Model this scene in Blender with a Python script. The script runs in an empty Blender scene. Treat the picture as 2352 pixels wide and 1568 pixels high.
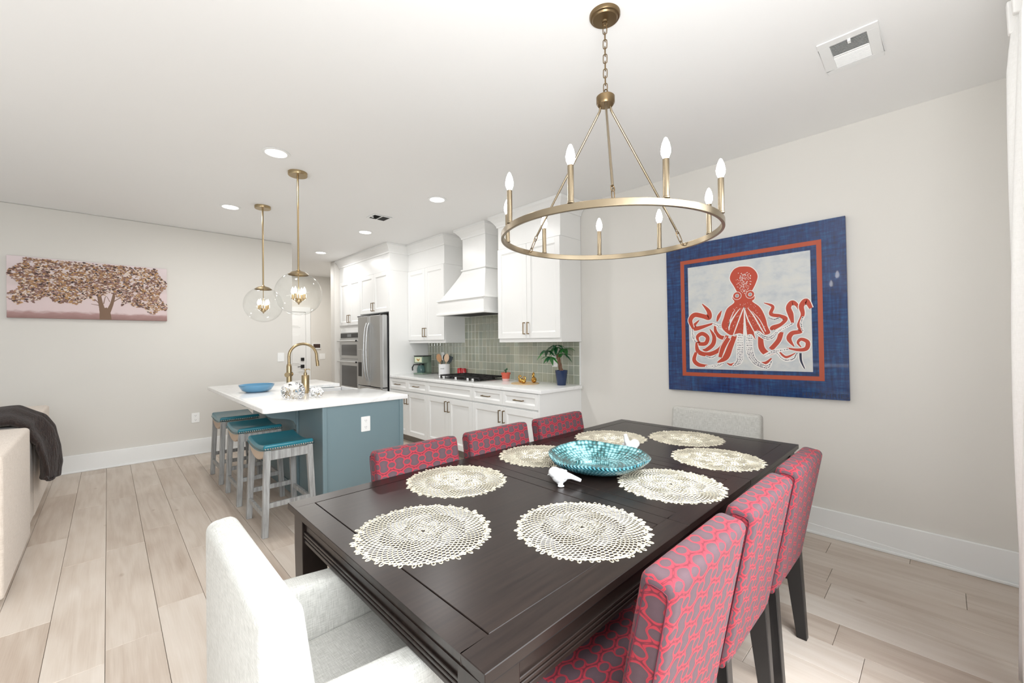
import bpy, bmesh, math, random
from mathutils import Vector, Matrix, geometry, noise
R = math.radians
SC = bpy.context.scene
COL = SC.collection
# ---------------- camera, world, lights, exposure ----------------
cam_d = bpy.data.cameras.new('camera'); cam = bpy.data.objects.new('camera', cam_d); COL.objects.link(cam)
SC.camera = cam
cam_d.sensor_width = 36.0; cam_d.lens = 959.089/2352*36; cam_d.clip_start = 0.02; cam_d.clip_end = 100
yaw, pit, rol = 0.8013, 0.0019, -0.0084
fw = Vector((-math.sin(yaw), math.cos(yaw), 0)); rt = Vector((math.cos(yaw), math.sin(yaw), 0)); up = Vector((0, 0, 1))
fw2 = fw*math.cos(pit)+up*math.sin(pit); up2 = up*math.cos(pit)-fw*math.sin(pit)
rt3 = rt*math.cos(rol)+up2*math.sin(rol); up3 = up2*math.cos(rol)-rt*math.sin(rol)
m = Matrix((rt3, up3, -fw2)).transposed().to_4x4(); m.translation = (0, 0, 1.37)
cam.matrix_world = m
SC.view_settings.view_transform = 'Standard'; SC.view_settings.look = 'None'
SC.view_settings.gamma = 1.0; SC.view_settings.use_curve_mapping = False
SC.view_settings.exposure = 0.1
W = bpy.data.worlds.new('sky'); SC.world = W; W.use_nodes = True
bg = W.node_tree.nodes['Background']; bg.inputs[0].default_value = (0.91, 0.96, 1.0, 1); bg.inputs[1].default_value = 0.62

def area(name, loc, rot, sx, sy, power, col=(1, 1, 1), shape='RECTANGLE', spread=180):
    d = bpy.data.lights.new(name, 'AREA'); d.shape = shape; d.size = sx
    if shape in ('RECTANGLE', 'ELLIPSE'): d.size_y = sy
    d.energy = power; d.color = col; d.spread = R(spread)
    o = bpy.data.objects.new(name, d); COL.objects.link(o); o.location = loc; o.rotation_euler = rot
    return o
# daylight through the patio door on the right wall, beside the curtain
area('window_light', (0.46, 0.45, 1.35), (0, R(46), 0), 1.9, 3.1, 88, (0.92, 0.965, 1.0), spread=115)
# added fill lights, unseen, aimed up to brighten the ceiling
area('ceiling_fill', (-1.2, -2.4, 0.9), (R(180), 0, 0), 3.5, 1.2, 62, (0.97, 0.99, 1.0))
area('ceiling_fill', (0.12, 0.1, 1.5), (R(150), 0, R(6)), 0.8, 0.8, 54, (0.98, 0.99, 1.0))
# added fill lamp, unseen, brightening the entry hall beyond the left wall
area('downlight_or_hall_fill', (-8.3, 2.5, 2.79), (0, 0, 0), 0.3, 0.3, 22, (1, 0.97, 0.93), 'DISK')
H, YW, XL = 2.82, 3.604, -6.535
DOWN = [(-3.506, 0.924), (-5.209, 0.935), (-3.548, 2.40), (-5.224, 2.417), (-6.867, 2.441)]
for i, (x, y) in enumerate(DOWN):
    area('downlight_or_hall_fill', (x, y, H-0.035), (0, 0, 0), 0.13, 0.13, 9, (1, 0.99, 0.98), 'DISK')

# ---------------- materials ----------------
def mat(name, col=(0.8, 0.8, 0.8), rough=0.5, metal=0.0, **k):
    m = bpy.data.materials.new(name); m.use_nodes = True
    b = m.node_tree.nodes['Principled BSDF']
    b.inputs['Base Color'].default_value = (*col, 1); b.inputs['Roughness'].default_value = rough; b.inputs['Metallic'].default_value = metal
    for a, v in k.items():
        b.inputs[a.replace('_', ' ')].default_value = v
    return m
def nd(m, t, **k):
    n = m.node_tree.nodes.new(t)
    for a, v in k.items(): setattr(n, a, v)
    return n
def lk(m, a, b): m.node_tree.links.new(a, b)
def bsdf(m): return m.node_tree.nodes['Principled BSDF']
def srgb(r, g, b):
    f = lambda c: (c/255/12.92) if c/255 <= 0.04045 else ((c/255+0.055)/1.055)**2.4
    return (f(r), f(g), f(b))
def coord(m, kind='Object', scale=(1, 1, 1), rot=(0, 0, 0)):
    t = nd(m, 'ShaderNodeTexCoord'); p = nd(m, 'ShaderNodeMapping'); p.inputs['Scale'].default_value = scale; p.inputs['Rotation'].default_value = rot
    lk(m, t.outputs[kind], p.inputs[0]); return p.outputs[0]
def noise_tex(m, vec, scale, detail=4, rough=0.55, dist=0.0):
    n = nd(m, 'ShaderNodeTexNoise'); n.inputs['Scale'].default_value = scale; n.inputs['Detail'].default_value = detail
    n.inputs['Roughness'].default_value = rough; n.inputs['Distortion'].default_value = dist
    lk(m, vec, n.inputs['Vector']); return n.outputs['Fac']
def ramp(m, fac, stops):
    r = nd(m, 'ShaderNodeValToRGB'); e = r.color_ramp.elements
    while len(e) < len(stops): e.new(0.5)
    for el, (p, c) in zip(e, stops): el.position = p; el.color = (*c, 1)
    lk(m, fac, r.inputs[0]); return r.outputs[0]
def bump(m, fac, strength=0.2, dist=0.002):
    b = nd(m, 'ShaderNodeBump'); b.inputs['Strength'].default_value = strength; b.inputs['Distance'].default_value = dist
    lk(m, fac, b.inputs['Height']); lk(m, b.outputs[0], bsdf(m).inputs['Normal'])
def math_n(m, op, a, b=None):
    n = nd(m, 'ShaderNodeMath', operation=op)
    for i, v in enumerate((a, b)):
        if v is None: continue
        if isinstance(v, (int, float)): n.inputs[i].default_value = v
        else: lk(m, v, n.inputs[i])
    return n.outputs[0]

M = {}
def wallpaint(name, col, rough=0.6):
    m = mat(name, col, rough); v = coord(m, 'Object'); bump(m, noise_tex(m, v, 160, 3), 0.06, 0.001); return m
M['wall'] = wallpaint('wall_paint', srgb(224, 221, 215))
M['ceiling'] = wallpaint('ceiling_paint', srgb(243, 243, 242), 0.7)
M['trim'] = mat('trim_white', srgb(240, 241, 240), 0.35)
M['cab'] = mat('cabinet_white', srgb(243, 243, 241), 0.32)
M['quartz'] = mat('white_quartz', srgb(247, 247, 246), 0.12)
m = M['quartz']; v = coord(m, 'Object', (1, 1, 1)); f = noise_tex(m, v, 2.2, 6, 0.6, 1.2)
lk(m, ramp(m, f, [(0.0, srgb(250, 250, 249)), (0.49, srgb(249, 249, 248)), (0.51, srgb(238, 238, 236)), (0.53, srgb(249, 249, 248))]), bsdf(m).inputs['Base Color'])
# floor planks: per-plank tone, cathedral grain, knots
def woodfloor():
    m = mat('oak_plank', rough=0.42)
    tc = nd(m, 'ShaderNodeTexCoord'); oi = nd(m, 'ShaderNodeObjectInfo')
    add = nd(m, 'ShaderNodeVectorMath', operation='MULTIPLY_ADD')
    lk(m, oi.outputs['Random'], add.inputs[0]); add.inputs[1].default_value = (37, 11, 5); lk(m, tc.outputs['Object'], add.inputs[2])
    mp = nd(m, 'ShaderNodeMapping'); mp.inputs['Scale'].default_value = (0.7, 7.5, 1.0); lk(m, add.outputs[0], mp.inputs[0])
    n1 = noise_tex(m, mp.outputs[0], 1.5, 1.5, 0.45, 0.15)
    w = nd(m, 'ShaderNodeMath', operation='MULTIPLY'); lk(m, n1, w.inputs[0]); w.inputs[1].default_value = 26
    s = nd(m, 'ShaderNodeMath', operation='SINE'); lk(m, w.outputs[0], s.inputs[0])
    mp2 = nd(m, 'ShaderNodeMapping'); mp2.inputs['Scale'].default_value = (3, 90, 1); lk(m, add.outputs[0], mp2.inputs[0])
    fine = noise_tex(m, mp2.outputs[0], 2.0, 4, 0.6)
    mp3 = nd(m, 'ShaderNodeMapping'); mp3.inputs['Scale'].default_value = (2.2, 5, 1); lk(m, add.outputs[0], mp3.inputs[0])
    big = noise_tex(m, mp3.outputs[0], 0.9, 2)
    a = math_n(m, 'MULTIPLY', s.outputs[0], 0.05); b = math_n(m, 'MULTIPLY', fine, 0.22); c = math_n(m, 'MULTIPLY', big, 0.35)
    d = math_n(m, 'MULTIPLY', oi.outputs['Random'], 0.22)
    t = math_n(m, 'ADD', math_n(m, 'ADD', a, b), math_n(m, 'ADD', c, d))
    vo = nd(m, 'ShaderNodeTexVoronoi'); vo.inputs['Scale'].default_value = 1.6
    mp4 = nd(m, 'ShaderNodeMapping'); mp4.inputs['Scale'].default_value = (1.1, 2.6, 0.01); lk(m, add.outputs[0], mp4.inputs[0]); lk(m, mp4.outputs[0], vo.inputs['Vector'])
    kn = nd(m, 'ShaderNodeMapRange'); kn.inputs[1].default_value = 0.0; kn.inputs[2].default_value = 0.065; kn.inputs[3].default_value = -0.35; kn.inputs[4].default_value = 0.0
    lk(m, vo.outputs['Distance'], kn.inputs[0])
    t = math_n(m, 'ADD', t, kn.outputs[0])
    c = ramp(m, t, [(0.0, srgb(120, 100, 84)), (0.2, srgb(178, 161, 146)), (0.42, srgb(200, 187, 174)), (0.72, srgb(218, 209, 199))])
    lk(m, c, bsdf(m).inputs['Base Color'])
    bump(m, math_n(m, 'ADD', fine, a), 0.12, 0.001)
    return m
M['floor'] = woodfloor()
M['floorgap'] = mat('floor_gap', srgb(110, 95, 82), 0.8)
def tile_mat():
    m = mat('sage_tile', rough=0.12, Coat_Weight=0.5)
    oi = nd(m, 'ShaderNodeObjectInfo')
    lk(m, ramp(m, oi.outputs['Random'], [(0, srgb(156, 162, 146)), (0.35, srgb(172, 172, 152)), (0.7, srgb(162, 168, 154)), (1, srgb(176, 175, 156))]), bsdf(m).inputs['Base Color'])
    bump(m, noise_tex(m, coord(m, 'Object'), 14, 2), 0.25, 0.004); return m
M['tile'] = tile_mat()
M['grout'] = mat('grout', srgb(222, 222, 208), 0.8)
def metalbrush(name, col, rough):
    m = mat(name, col, rough, 1.0); return m
M['brass'] = metalbrush('aged_brass', srgb(172, 152, 118), 0.28)
M['nickelbrass'] = metalbrush('brushed_bronze_nickel', srgb(154, 140, 118), 0.28)
M['darkbronze'] = metalbrush('dark_bronze', srgb(132, 112, 84), 0.35)
M['chrome'] = metalbrush('chrome', srgb(225, 225, 225), 0.12)
def steel():
    m = mat('stainless', srgb(205, 206, 206), 0.38, 1.0); v = coord(m, 'Object', (1, 1, 200))
    bump(m, noise_tex(m, v, 3, 2), 0.05, 0.0005); return m
M['steel'] = steel()
M['blacksteel'] = mat('black_enamel', srgb(24, 24, 26), 0.3)
M['blackiron'] = mat('cast_iron', srgb(26, 25, 25), 0.55)
M['ovenglass'] = mat('oven_glass', srgb(78, 78, 78), 0.12)
M['blackplastic'] = mat('black_plastic', srgb(20, 20, 20), 0.35)
M['whiteplastic'] = mat('white_plastic', srgb(248, 248, 246), 0.3)
M['slot'] = mat('outlet_slot', srgb(60, 60, 58), 0.5)
def emis(name, col, s):
    m = bpy.data.materials.new(name); m.use_nodes = True; nt = m.node_tree; nt.nodes.remove(nt.nodes['Principled BSDF'])
    e = nt.nodes.new('ShaderNodeEmission'); e.inputs[0].default_value = (*col, 1); e.inputs[1].default_value = s
    nt.links.new(e.outputs[0], nt.nodes['Material Output'].inputs[0]); return m
M['bulb'] = emis('lit_bulb', (1, 0.97, 0.93), 22)
M['bulbwarm'] = emis('lit_bulb_warm', (1, 0.88, 0.68), 30)
M['led'] = emis('led_lens', (1, 0.98, 0.95), 8)
M['bluepaint'] = mat('island_blue', srgb(120, 141, 147), 0.38)
def glassmat():
    m = bpy.data.materials.new('clear_glass'); m.use_nodes = True; nt = m.node_tree; nt.nodes.remove(nt.nodes['Principled BSDF'])
    g = nt.nodes.new('ShaderNodeBsdfGlossy'); g.inputs['Roughness'].default_value = 0.02
    t = nt.nodes.new('ShaderNodeBsdfTransparent'); t.inputs[0].default_value = (0.98, 0.985, 0.98, 1)
    mx = nt.nodes.new('ShaderNodeMixShader'); lw = nt.nodes.new('ShaderNodeLayerWeight'); lw.inputs[0].default_value = 0.5; p = nt.nodes.new('ShaderNodeMath'); p.operation = 'POWER'; p.inputs[1].default_value = 4.0
    fr = nt.nodes.new('ShaderNodeMath'); fr.operation = 'MULTIPLY_ADD'; fr.inputs[1].default_value = 0.45; fr.inputs[2].default_value = 0.035
    nt.links.new(lw.outputs['Facing'], p.inputs[0]); nt.links.new(p.outputs[0], fr.inputs[0]); nt.links.new(fr.outputs[0], mx.inputs[0]); nt.links.new(t.outputs[0], mx.inputs[1]); nt.links.new(g.outputs[0], mx.inputs[2])
    nt.links.new(mx.outputs[0], nt.nodes['Material Output'].inputs[0]); return m
M['glass'] = glassmat()
def crystal():
    m = mat('crystal', (1, 1, 1), 0.03, 0, Transmission_Weight=1.0, IOR=1.5)
    return m
M['crystal'] = crystal()
def tablewood():
    m = mat('espresso_wood', srgb(38, 33, 31), 0.3, Specular_IOR_Level=0.28)
    v = coord(m, 'Object', (30, 1.5, 5)); f = noise_tex(m, v, 3, 4)
    lk(m, ramp(m, f, [(0.3, srgb(27, 20, 18)), (0.7, srgb(40, 31, 27))]), bsdf(m).inputs['Base Color'])
    bump(m, f, 0.05, 0.0006); return m
M['table'] = tablewood()
M['tablegap'] = mat('table_groove', srgb(12, 11, 11), 0.7)
M['blackwood'] = mat('black_chair_leg', srgb(30, 28, 28), 0.35)
# red geometric upholstery
def redfab():
    m = mat('red_geometric_fabric', rough=0.85, Sheen_Weight=0.06, Sheen_Roughness=0.4)
    bsdf(m).inputs['Sheen Tint'].default_value = (1, 0.75, 0.75, 1)
    t = nd(m, 'ShaderNodeUVMap'); sp = nd(m, 'ShaderNodeSeparateXYZ'); lk(m, t.outputs[0], sp.inputs[0])
    x, y = sp.outputs[0], sp.outputs[1]
    cx = math_n(m, 'COSINE', math_n(m, 'MULTIPLY', x, math.pi/0.04)); cy = math_n(m, 'COSINE', math_n(m, 'MULTIPLY', y, math.pi/0.054))
    cy2 = math_n(m, 'COSINE', math_n(m, 'MULTIPLY', y, 4*math.pi/0.054)); cx2 = math_n(m, 'COSINE', math_n(m, 'MULTIPLY', x, 2*math.pi/0.04))
    f = math_n(m, 'MULTIPLY', cx, cy)
    f = math_n(m, 'SUBTRACT', f, math_n(m, 'MULTIPLY', cy2, 0.20))
    f = math_n(m, 'ADD', f, math_n(m, 'MULTIPLY', cx2, 0.10))
    # blobs where f high, stars where f low; the band between is red with thin maroon edge lines
    c = ramp(m, math_n(m, 'ADD', math_n(m, 'MULTIPLY', f, 0.4), 0.5), [
        (0.0, srgb(88, 66, 72)), (0.285, srgb(84, 62, 68)), (0.30, srgb(164, 44, 58)), (0.378, srgb(168, 46, 60)), (0.385, srgb(106, 34, 46)), (0.393, srgb(106, 34, 46)),
        (0.400, srgb(168, 46, 60)), (0.475, srgb(164, 44, 58)), (0.49, srgb(84, 62, 68)), (1.0, srgb(90, 68, 74))])
    n = noise_tex(m, t.outputs[0], 900, 2)
    mx = nd(m, 'ShaderNodeMix', data_type='RGBA', blend_type='MULTIPLY'); mx.inputs[0].default_value = 0.25
    lk(m, c, mx.inputs[6]); lk(m, n, mx.inputs[7])
    g = nd(m, 'ShaderNodeGamma'); g.inputs[1].default_value = 1.0; lk(m, mx.outputs[2], g.inputs[0])
    lk(m, g.outputs[0], bsdf(m).inputs['Base Color'])
    bump(m, math_n(m, 'ADD', n, math_n(m, 'MULTIPLY', f, 0.4)), 0.35, 0.002)
    return m
M['redfab'] = redfab()
M['piping'] = mat('dark_piping', srgb(90, 24, 40), 0.8)
def weave(name, c1, c2, s=900, bs=0.5, sheen=0.2):
    m = mat(name, rough=0.9, Sheen_Weight=sheen)
    t = nd(m, 'ShaderNodeUVMap')
    def st(sc):
        mp = nd(m, 'ShaderNodeMapping'); mp.inputs['Scale'].default_value = sc; lk(m, t.outputs[0], mp.inputs[0]); return noise_tex(m, mp.outputs[0], 1.0, 3, 0.6)
    a = st((s, s/14, 1)); b = st((s/14, s, 1)); f = math_n(m, 'MULTIPLY', math_n(m, 'ADD', a, b), 0.5)
    lk(m, ramp(m, f, [(0.35, c1), (0.62, c2)]), bsdf(m).inputs['Base Color'])
    bump(m, f, bs, 0.003); return m
M['cream'] = weave('cream_linen', srgb(166, 164, 157), srgb(206, 204, 198), 420, 0.6, 0.08)
M['sofa'] = weave('sofa_boucle', srgb(206, 192, 178), srgb(232, 220, 208), 260)
M['curtain'] = weave('white_curtain', srgb(238, 237, 233), srgb(248, 247, 245), 600, 0.2)
def throwm():
    m = mat('dark_faux_fur', rough=0.9, Sheen_Weight=0.2, Sheen_Roughness=0.35); v = coord(m, 'Object', (60, 60, 9)); f = noise_tex(m, v, 1.6, 5, 0.7)
    lk(m, ramp(m, f, [(0.3, srgb(26, 18, 16)), (0.7, srgb(62, 46, 40))]), bsdf(m).inputs['Base Color']); bump(m, f, 1.0, 0.012); return m
M['throw'] = throwm()
def teal():
    m = mat('teal_leather', srgb(30, 116, 132), 0.3, Coat_Weight=0.2); v = coord(m, 'Object'); bump(m, noise_tex(m, v, 260, 3), 0.12, 0.001); return m
M['teal'] = teal()
M['linenside'] = mat('beige_linen', srgb(196, 176, 156), 0.85)
def weather():
    m = mat('weathered_grey_wood', rough=0.5); v = coord(m, 'Object', (22, 22, 1.5)); f = noise_tex(m, v, 2.4, 5, 0.65)
    lk(m, ramp(m, f, [(0.25, srgb(112, 110, 108)), (0.5, srgb(158, 158, 156)), (0.75, srgb(186, 187, 187))]), bsdf(m).inputs['Base Color']); bump(m, f, 0.2, 0.001); return m
M['stoolwood'] = weather()
M['nail'] = metalbrush('pewter_nail', srgb(190, 190, 188), 0.3)
def matmat():
    m = mat('pale_gold_lacquer', srgb(204, 197, 178), 0.3, 0.5); return m
M['mat'] = matmat()
M['bowlblue'] = mat('blue_glaze', srgb(86, 142, 176), 0.12, Coat_Weight=0.6)
def tealbowl():
    m = mat('teal_scale_glaze', rough=0.14, Coat_Weight=0.8)
    oi = coord(m, 'UV', (1, 1, 1)); sp = nd(m, 'ShaderNodeSeparateXYZ'); lk(m, oi, sp.inputs[0])
    a = math_n(m, 'SINE', math_n(m, 'MULTIPLY', math_n(m, 'ADD', sp.outputs[0], math_n(m, 'MULTIPLY', sp.outputs[1], 0.12)), 2*math.pi*84))
    b = math_n(m, 'SINE', math_n(m, 'MULTIPLY', sp.outputs[1], 2*math.pi*18))
    f = math_n(m, 'MULTIPLY', a, b)
    n = noise_tex(m, coord(m, 'Object'), 9, 3, 0.6, 1.2)
    t = math_n(m, 'ADD', math_n(m, 'MULTIPLY', f, 0.16), n)
    lk(m, ramp(m, t, [(0.28, srgb(22, 62, 66)), (0.45, srgb(52, 122, 134)), (0.6, srgb(92, 172, 188)), (0.78, srgb(190, 226, 226))]), bsdf(m).inputs['Base Color'])
    bump(m, f, 0.9, 0.005); return m
M['tealbowl'] = tealbowl()
def scalebowl():
    m = mat('dark_scale_glaze', rough=0.12, Coat_Weight=0.8)
    vo = nd(m, 'ShaderNodeTexVoronoi'); vo.inputs['Scale'].default_value = 1.0; vo.inputs['Randomness'].default_value = 0.35
    lk(m, coord(m, 'UV', (64, 15, 1)), vo.inputs['Vector']); n = noise_tex(m, coord(m, 'Object'), 7, 2, 0.5, 1.0)
    t = math_n(m, 'ADD', math_n(m, 'MULTIPLY', vo.outputs['Distance'], -0.5), math_n(m, 'MULTIPLY', n, 0.9))
    lk(m, ramp(m, math_n(m, 'ADD', t, 0.45), [(0.40, srgb(18, 40, 38)), (0.58, srgb(34, 76, 76)), (0.70, srgb(72, 132, 136)), (0.84, srgb(160, 208, 212))]), bsdf(m).inputs['Base Color'])
    bump(m, vo.outputs['Distance'], 0.8, 0.006); return m
M['scalebowl'] = scalebowl()
M['ceramic'] = mat('white_ceramic', srgb(228, 228, 228), 0.15, Coat_Weight=0.5)
M['leaf'] = mat('leaf_green', srgb(48, 122, 52), 0.35)
M['leaf2'] = mat('leaf_dark', srgb(30, 84, 50), 0.4)
M['bark'] = mat('braided_bark', srgb(128, 96, 76), 0.8)
M['soil'] = mat('soil', srgb(58, 44, 36), 0.9)
M['navy'] = mat('navy_pot', srgb(36, 52, 86), 0.25)
M['terracotta'] = mat('terracotta', srgb(206, 96, 74), 0.6)
M['pinkglaze'] = mat('pale_pink_base', srgb(222, 184, 180), 0.5)
M['gold'] = metalbrush('polished_gold', srgb(206, 160, 84), 0.12)
M['board'] = mat('light_wood_board', srgb(214, 184, 140), 0.45)
M['redglass'] = mat('red_gloss', srgb(176, 18, 28), 0.15, Coat_Weight=0.6)
M['sage'] = mat('sage_enamel', srgb(120, 138, 122), 0.25)
M['paleglaze'] = mat('cream_panel', srgb(214, 218, 188), 0.4)
M['spoon'] = mat('beech_wood', srgb(196, 150, 108), 0.6)
M['utensilgrey'] = mat('slate_silicone', srgb(44, 54, 60), 0.4)
M['spoonpale'] = mat('pale_wood', srgb(228, 196, 166), 0.6)
M['carafe'] = mat('carafe_glass', srgb(70, 98, 96), 0.08)
M['shadowgrey'] = mat('vent_shadow', srgb(62, 62, 62), 0.7)

# ---------------- mesh helpers ----------------
class MB:
    """collects verts/faces; build() links them as ONE mesh object"""
    def __init__(s): s.v = []; s.f = []; s.mi = []; s.sm = []
    def add(s, vs, fs, mi=0, smooth=False):
        n = len(s.v); s.v += [tuple(v) for v in vs]
        for f in fs: s.f.append([n+i for i in f]); s.mi.append(mi); s.sm.append(smooth)
        return s
    def box(s, x0, x1, y0, y1, z0, z1, mi=0):
        x0, x1 = min(x0, x1), max(x0, x1); y0, y1 = min(y0, y1), max(y0, y1); z0, z1 = min(z0, z1), max(z0, z1)
        vs = [(x0, y0, z0), (x1, y0, z0), (x1, y1, z0), (x0, y1, z0), (x0, y0, z1), (x1, y0, z1), (x1, y1, z1), (x0, y1, z1)]
        return s.hexa(vs, mi)
    def hexa(s, vs, mi=0):
        return s.add(vs, [(0, 3, 2, 1), (4, 5, 6, 7), (0, 1, 5, 4), (1, 2, 6, 5), (2, 3, 7, 6), (3, 0, 4, 7)], mi)
    def prism(s, poly, a0, a1, axis=1, mi=0, smooth=False):
        """extrude 2D polygon along axis (0:x (poly=yz), 1:y (poly=xz), 2:z (poly=xy))"""
        def P(p, a):
            return (a, p[0], p[1]) if axis == 0 else ((p[0], a, p[1]) if axis == 1 else (p[0], p[1], a))
        n = len(poly)
        vs = [P(p, a0) for p in poly]+[P(p, a1) for p in poly]
        fs = [tuple(range(n)), tuple(range(2*n-1, n-1, -1))]
        s.add(vs, fs, mi)
        b = len(s.v)-2*n
        for i in range(n):
            s.f.append([b+i, b+n+i, b+n+(i+1) % n, b+(i+1) % n]); s.mi.append(mi); s.sm.append(smooth)
        return s
    def tube(s, pts, r, n=10, mi=0, cap=True, closed=False):
        pts = [Vector(p) for p in pts]; rs = r if isinstance(r, (list, tuple)) else [r]*len(pts)
        rings = []; prev = None; L = len(pts)
        for i, p in enumerate(pts):
            if closed: t = pts[(i+1) % L]-pts[i-1]
            else: t = pts[min(i+1, L-1)]-pts[max(i-1, 0)]
            t.normalize()
            if prev is None:
                a = Vector((0, 0, 1)) if abs(t.z) < 0.9 else Vector((1, 0, 0)); u = t.cross(a).normalized()
            else:
                u = (prev-t*prev.dot(t)).normalized()
            w = t.cross(u); prev = u
            rings.append([p+u*math.cos(2*math.pi*k/n)*rs[i]+w*math.sin(2*math.pi*k/n)*rs[i] for k in range(n)])
        vs = [v for rg in rings for v in rg]; fs = []
        for i in range(L if closed else L-1):
            j = (i+1) % L
            for k in range(n): fs.append((i*n+k, i*n+(k+1) % n, j*n+(k+1) % n, j*n+k))
        s.add(vs, fs, mi, True)
        if cap and not closed: s.add(rings[0], [tuple(range(n))[::-1]], mi); s.add(rings[-1], [tuple(range(n))], mi)
        return s
    def lathe(s, prof, cx=0, cy=0, cz=0, n=32, mi=0, smooth=True, a0=0, a1=2*math.pi):
        full = abs(a1-a0-2*math.pi) < 1e-6; k = n if full else n+1
        vs = [(cx+r*math.cos(a0+(a1-a0)*j/n), cy+r*math.sin(a0+(a1-a0)*j/n), cz+z) for r, z in prof for j in range(k)]; fs = []
        for i in range(len(prof)-1):
            for j in range(n):
                j2 = (j+1) % k; fs.append((i*k+j, i*k+j2, (i+1)*k+j2, (i+1)*k+j))
        return s.add(vs, fs, mi, smooth)
    def ball(s, c, rx, ry=None, rz=None, n=20, mi=0):
        ry = ry or rx; rz = rz or rx; h = n//2
        vs = []; fs = []
        for i in range(h+1):
            a = math.pi*i/h
            for j in range(n):
                b = 2*math.pi*j/n; vs.append((c[0]+rx*math.sin(a)*math.cos(b), c[1]+ry*math.sin(a)*math.sin(b), c[2]-rz*math.cos(a)))
        for i in range(h):
            for j in range(n): fs.append((i*n+j, i*n+(j+1) % n, (i+1)*n+(j+1) % n, (i+1)*n+j))
        return s.add(vs, fs, mi, True)
    def build(s, name, mats, parent=None, bevel=0, seg=2, uv=False, tf=None, sub=0, autosm=False):
        me = bpy.data.meshes.new(name)
        vs = s.v if tf is None else [tuple(tf @ Vector(v)) for v in s.v]
        me.from_pydata(vs, [], s.f)
        for mm in (mats if isinstance(mats, (list, tuple)) else [mats]): me.materials.append(M[mm] if isinstance(mm, str) else mm)
        me.polygons.foreach_set('material_index', s.mi); me.polygons.foreach_set('use_smooth', s.sm)
        bm = bmesh.new(); bm.from_mesh(me); bmesh.ops.remove_doubles(bm, verts=bm.verts, dist=1e-5)
        bmesh.ops.recalc_face_normals(bm, faces=bm.faces); bm.to_mesh(me); bm.free()
        if uv: boxuv(me)
        if any(s.sm): me.set_sharp_from_angle(angle=R(38))
        me.update()
        o = bpy.data.objects.new(name, me); COL.objects.link(o)
        if parent is not None: o.parent = parent
        if bevel:
            b = o.modifiers.new('bevel', 'BEVEL'); b.width = bevel; b.segments = seg; b.limit_method = 'ANGLE'; b.angle_limit = R(35)
            if seg > 2: b.harden_normals = False
            me.polygons.foreach_set('use_smooth', [True]*len(me.polygons)) if seg > 2 else None
        if sub: q = o.modifiers.new('sub', 'SUBSURF'); q.levels = sub; q.render_levels = sub; me.polygons.foreach_set('use_smooth', [True]*len(me.polygons))
        return o
def boxuv(me):
    uvl = me.uv_layers.new(name='uv')
    for p in me.polygons:
        n = p.normal; ax = max(range(3), key=lambda i: abs(n[i]))
        for li in p.loop_indices:
            c = me.vertices[me.loops[li].vertex_index].co
            uvl.data[li].uv = (c.y, c.z) if ax == 0 else ((c.x, c.z) if ax == 1 else (c.x, c.y))
def text_part(name, body, size, m_, parent, loc, rot, align='LEFT', spacing=1.0):
    fc = bpy.data.curves.new(name, 'FONT'); fc.body = body; fc.size = size; fc.extrude = 0.0003; fc.align_x = align; fc.space_character = spacing
    tmp = bpy.data.objects.new(name, fc); COL.objects.link(tmp); bpy.context.view_layer.update()
    me = bpy.data.meshes.new_from_object(tmp.evaluated_get(bpy.context.evaluated_depsgraph_get())); bpy.data.objects.remove(tmp)
    me.materials.clear(); me.materials.append(m_); o = bpy.data.objects.new(name, me); COL.objects.link(o); o.parent = parent; o.location = loc; o.rotation_euler = rot; return o
def tag(o, label=None, cat=None, group=None, kind=None):
    for k, v in (('label', label), ('category', cat), ('group', group), ('kind', kind)):
        if v: o[k] = v
    return o
def thing(name, label, cat, loc=(0, 0, 0), rz=0, group=None):
    o = bpy.data.objects.new(name, None); COL.objects.link(o); o.location = loc; o.rotation_euler = (0, 0, rz); o.empty_display_size = 0.1
    return tag(o, label, cat, group)
KIDS = {}
def dup(root, loc, rz, label, group=None):
    r = root.copy(); COL.objects.link(r); r.location = loc; r.rotation_euler = (0, 0, rz); r['label'] = label
    if group: r['group'] = group
    for ch in list(root.children):
        c = ch.copy(); COL.objects.link(c); c.parent = r
        for g in list(ch.children):
            d = g.copy(); COL.objects.link(d); d.parent = c
    return r
def rrect(w, h, r, n=5, cx=0, cy=0):
    out = []
    for qx, qy, a in ((w/2-r, h/2-r, 0), (-w/2+r, h/2-r, 90), (-w/2+r, -h/2+r, 180), (w/2-r, -h/2+r, 270)):
        for i in range(n+1):
            t = R(a+90*i/n); out.append((cx+qx+r*math.cos(t), cy+qy+r*math.sin(t)))
    return out
def struct(o, **k): return tag(o, kind='structure', **k)

# ---------------- room shell ----------------
FX0, FX1, FY0 = -9.45, 0.45, -3.2
random.seed(4)
fl = struct(MB().box(FX0, FX1, FY0, YW+0.1, -0.12, -0.012).build('floor', 'floorgap'))
PW, PL = 0.1954, 1.262
fixed = {}
def row_of(y): return math.floor((y-0.181)/PW)
for y, x in ((-0.12, -3.79), (-0.3, -3.10), (0.28, -2.86), (0.47, -3.52), (3.4, -0.535), (3.2, 0.075), (2.82, -0.448), (2.43, -0.356), (2.04, -0.606)): fixed[row_of(y)] = x
plank_meshes = {}
def plank(x0, x1, y0, y1):
    L, w = x1-x0, y1-y0; key = (round(L, 3), round(w, 3))
    if key not in plank_meshes:
        o = MB().box(0.0008, L-0.0008, 0.0008, w-0.0008, -0.012, 0.0).build('plank', 'floor', fl, bevel=0.0012, seg=1); plank_meshes[key] = o.data
    else:
        o = bpy.data.objects.new('plank', plank_meshes[key]); COL.objects.link(o); o.parent = fl
        b = o.modifiers.new('bevel', 'BEVEL'); b.width = 0.0012; b.segments = 1
    o.location = (x0, y0, 0)
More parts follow.
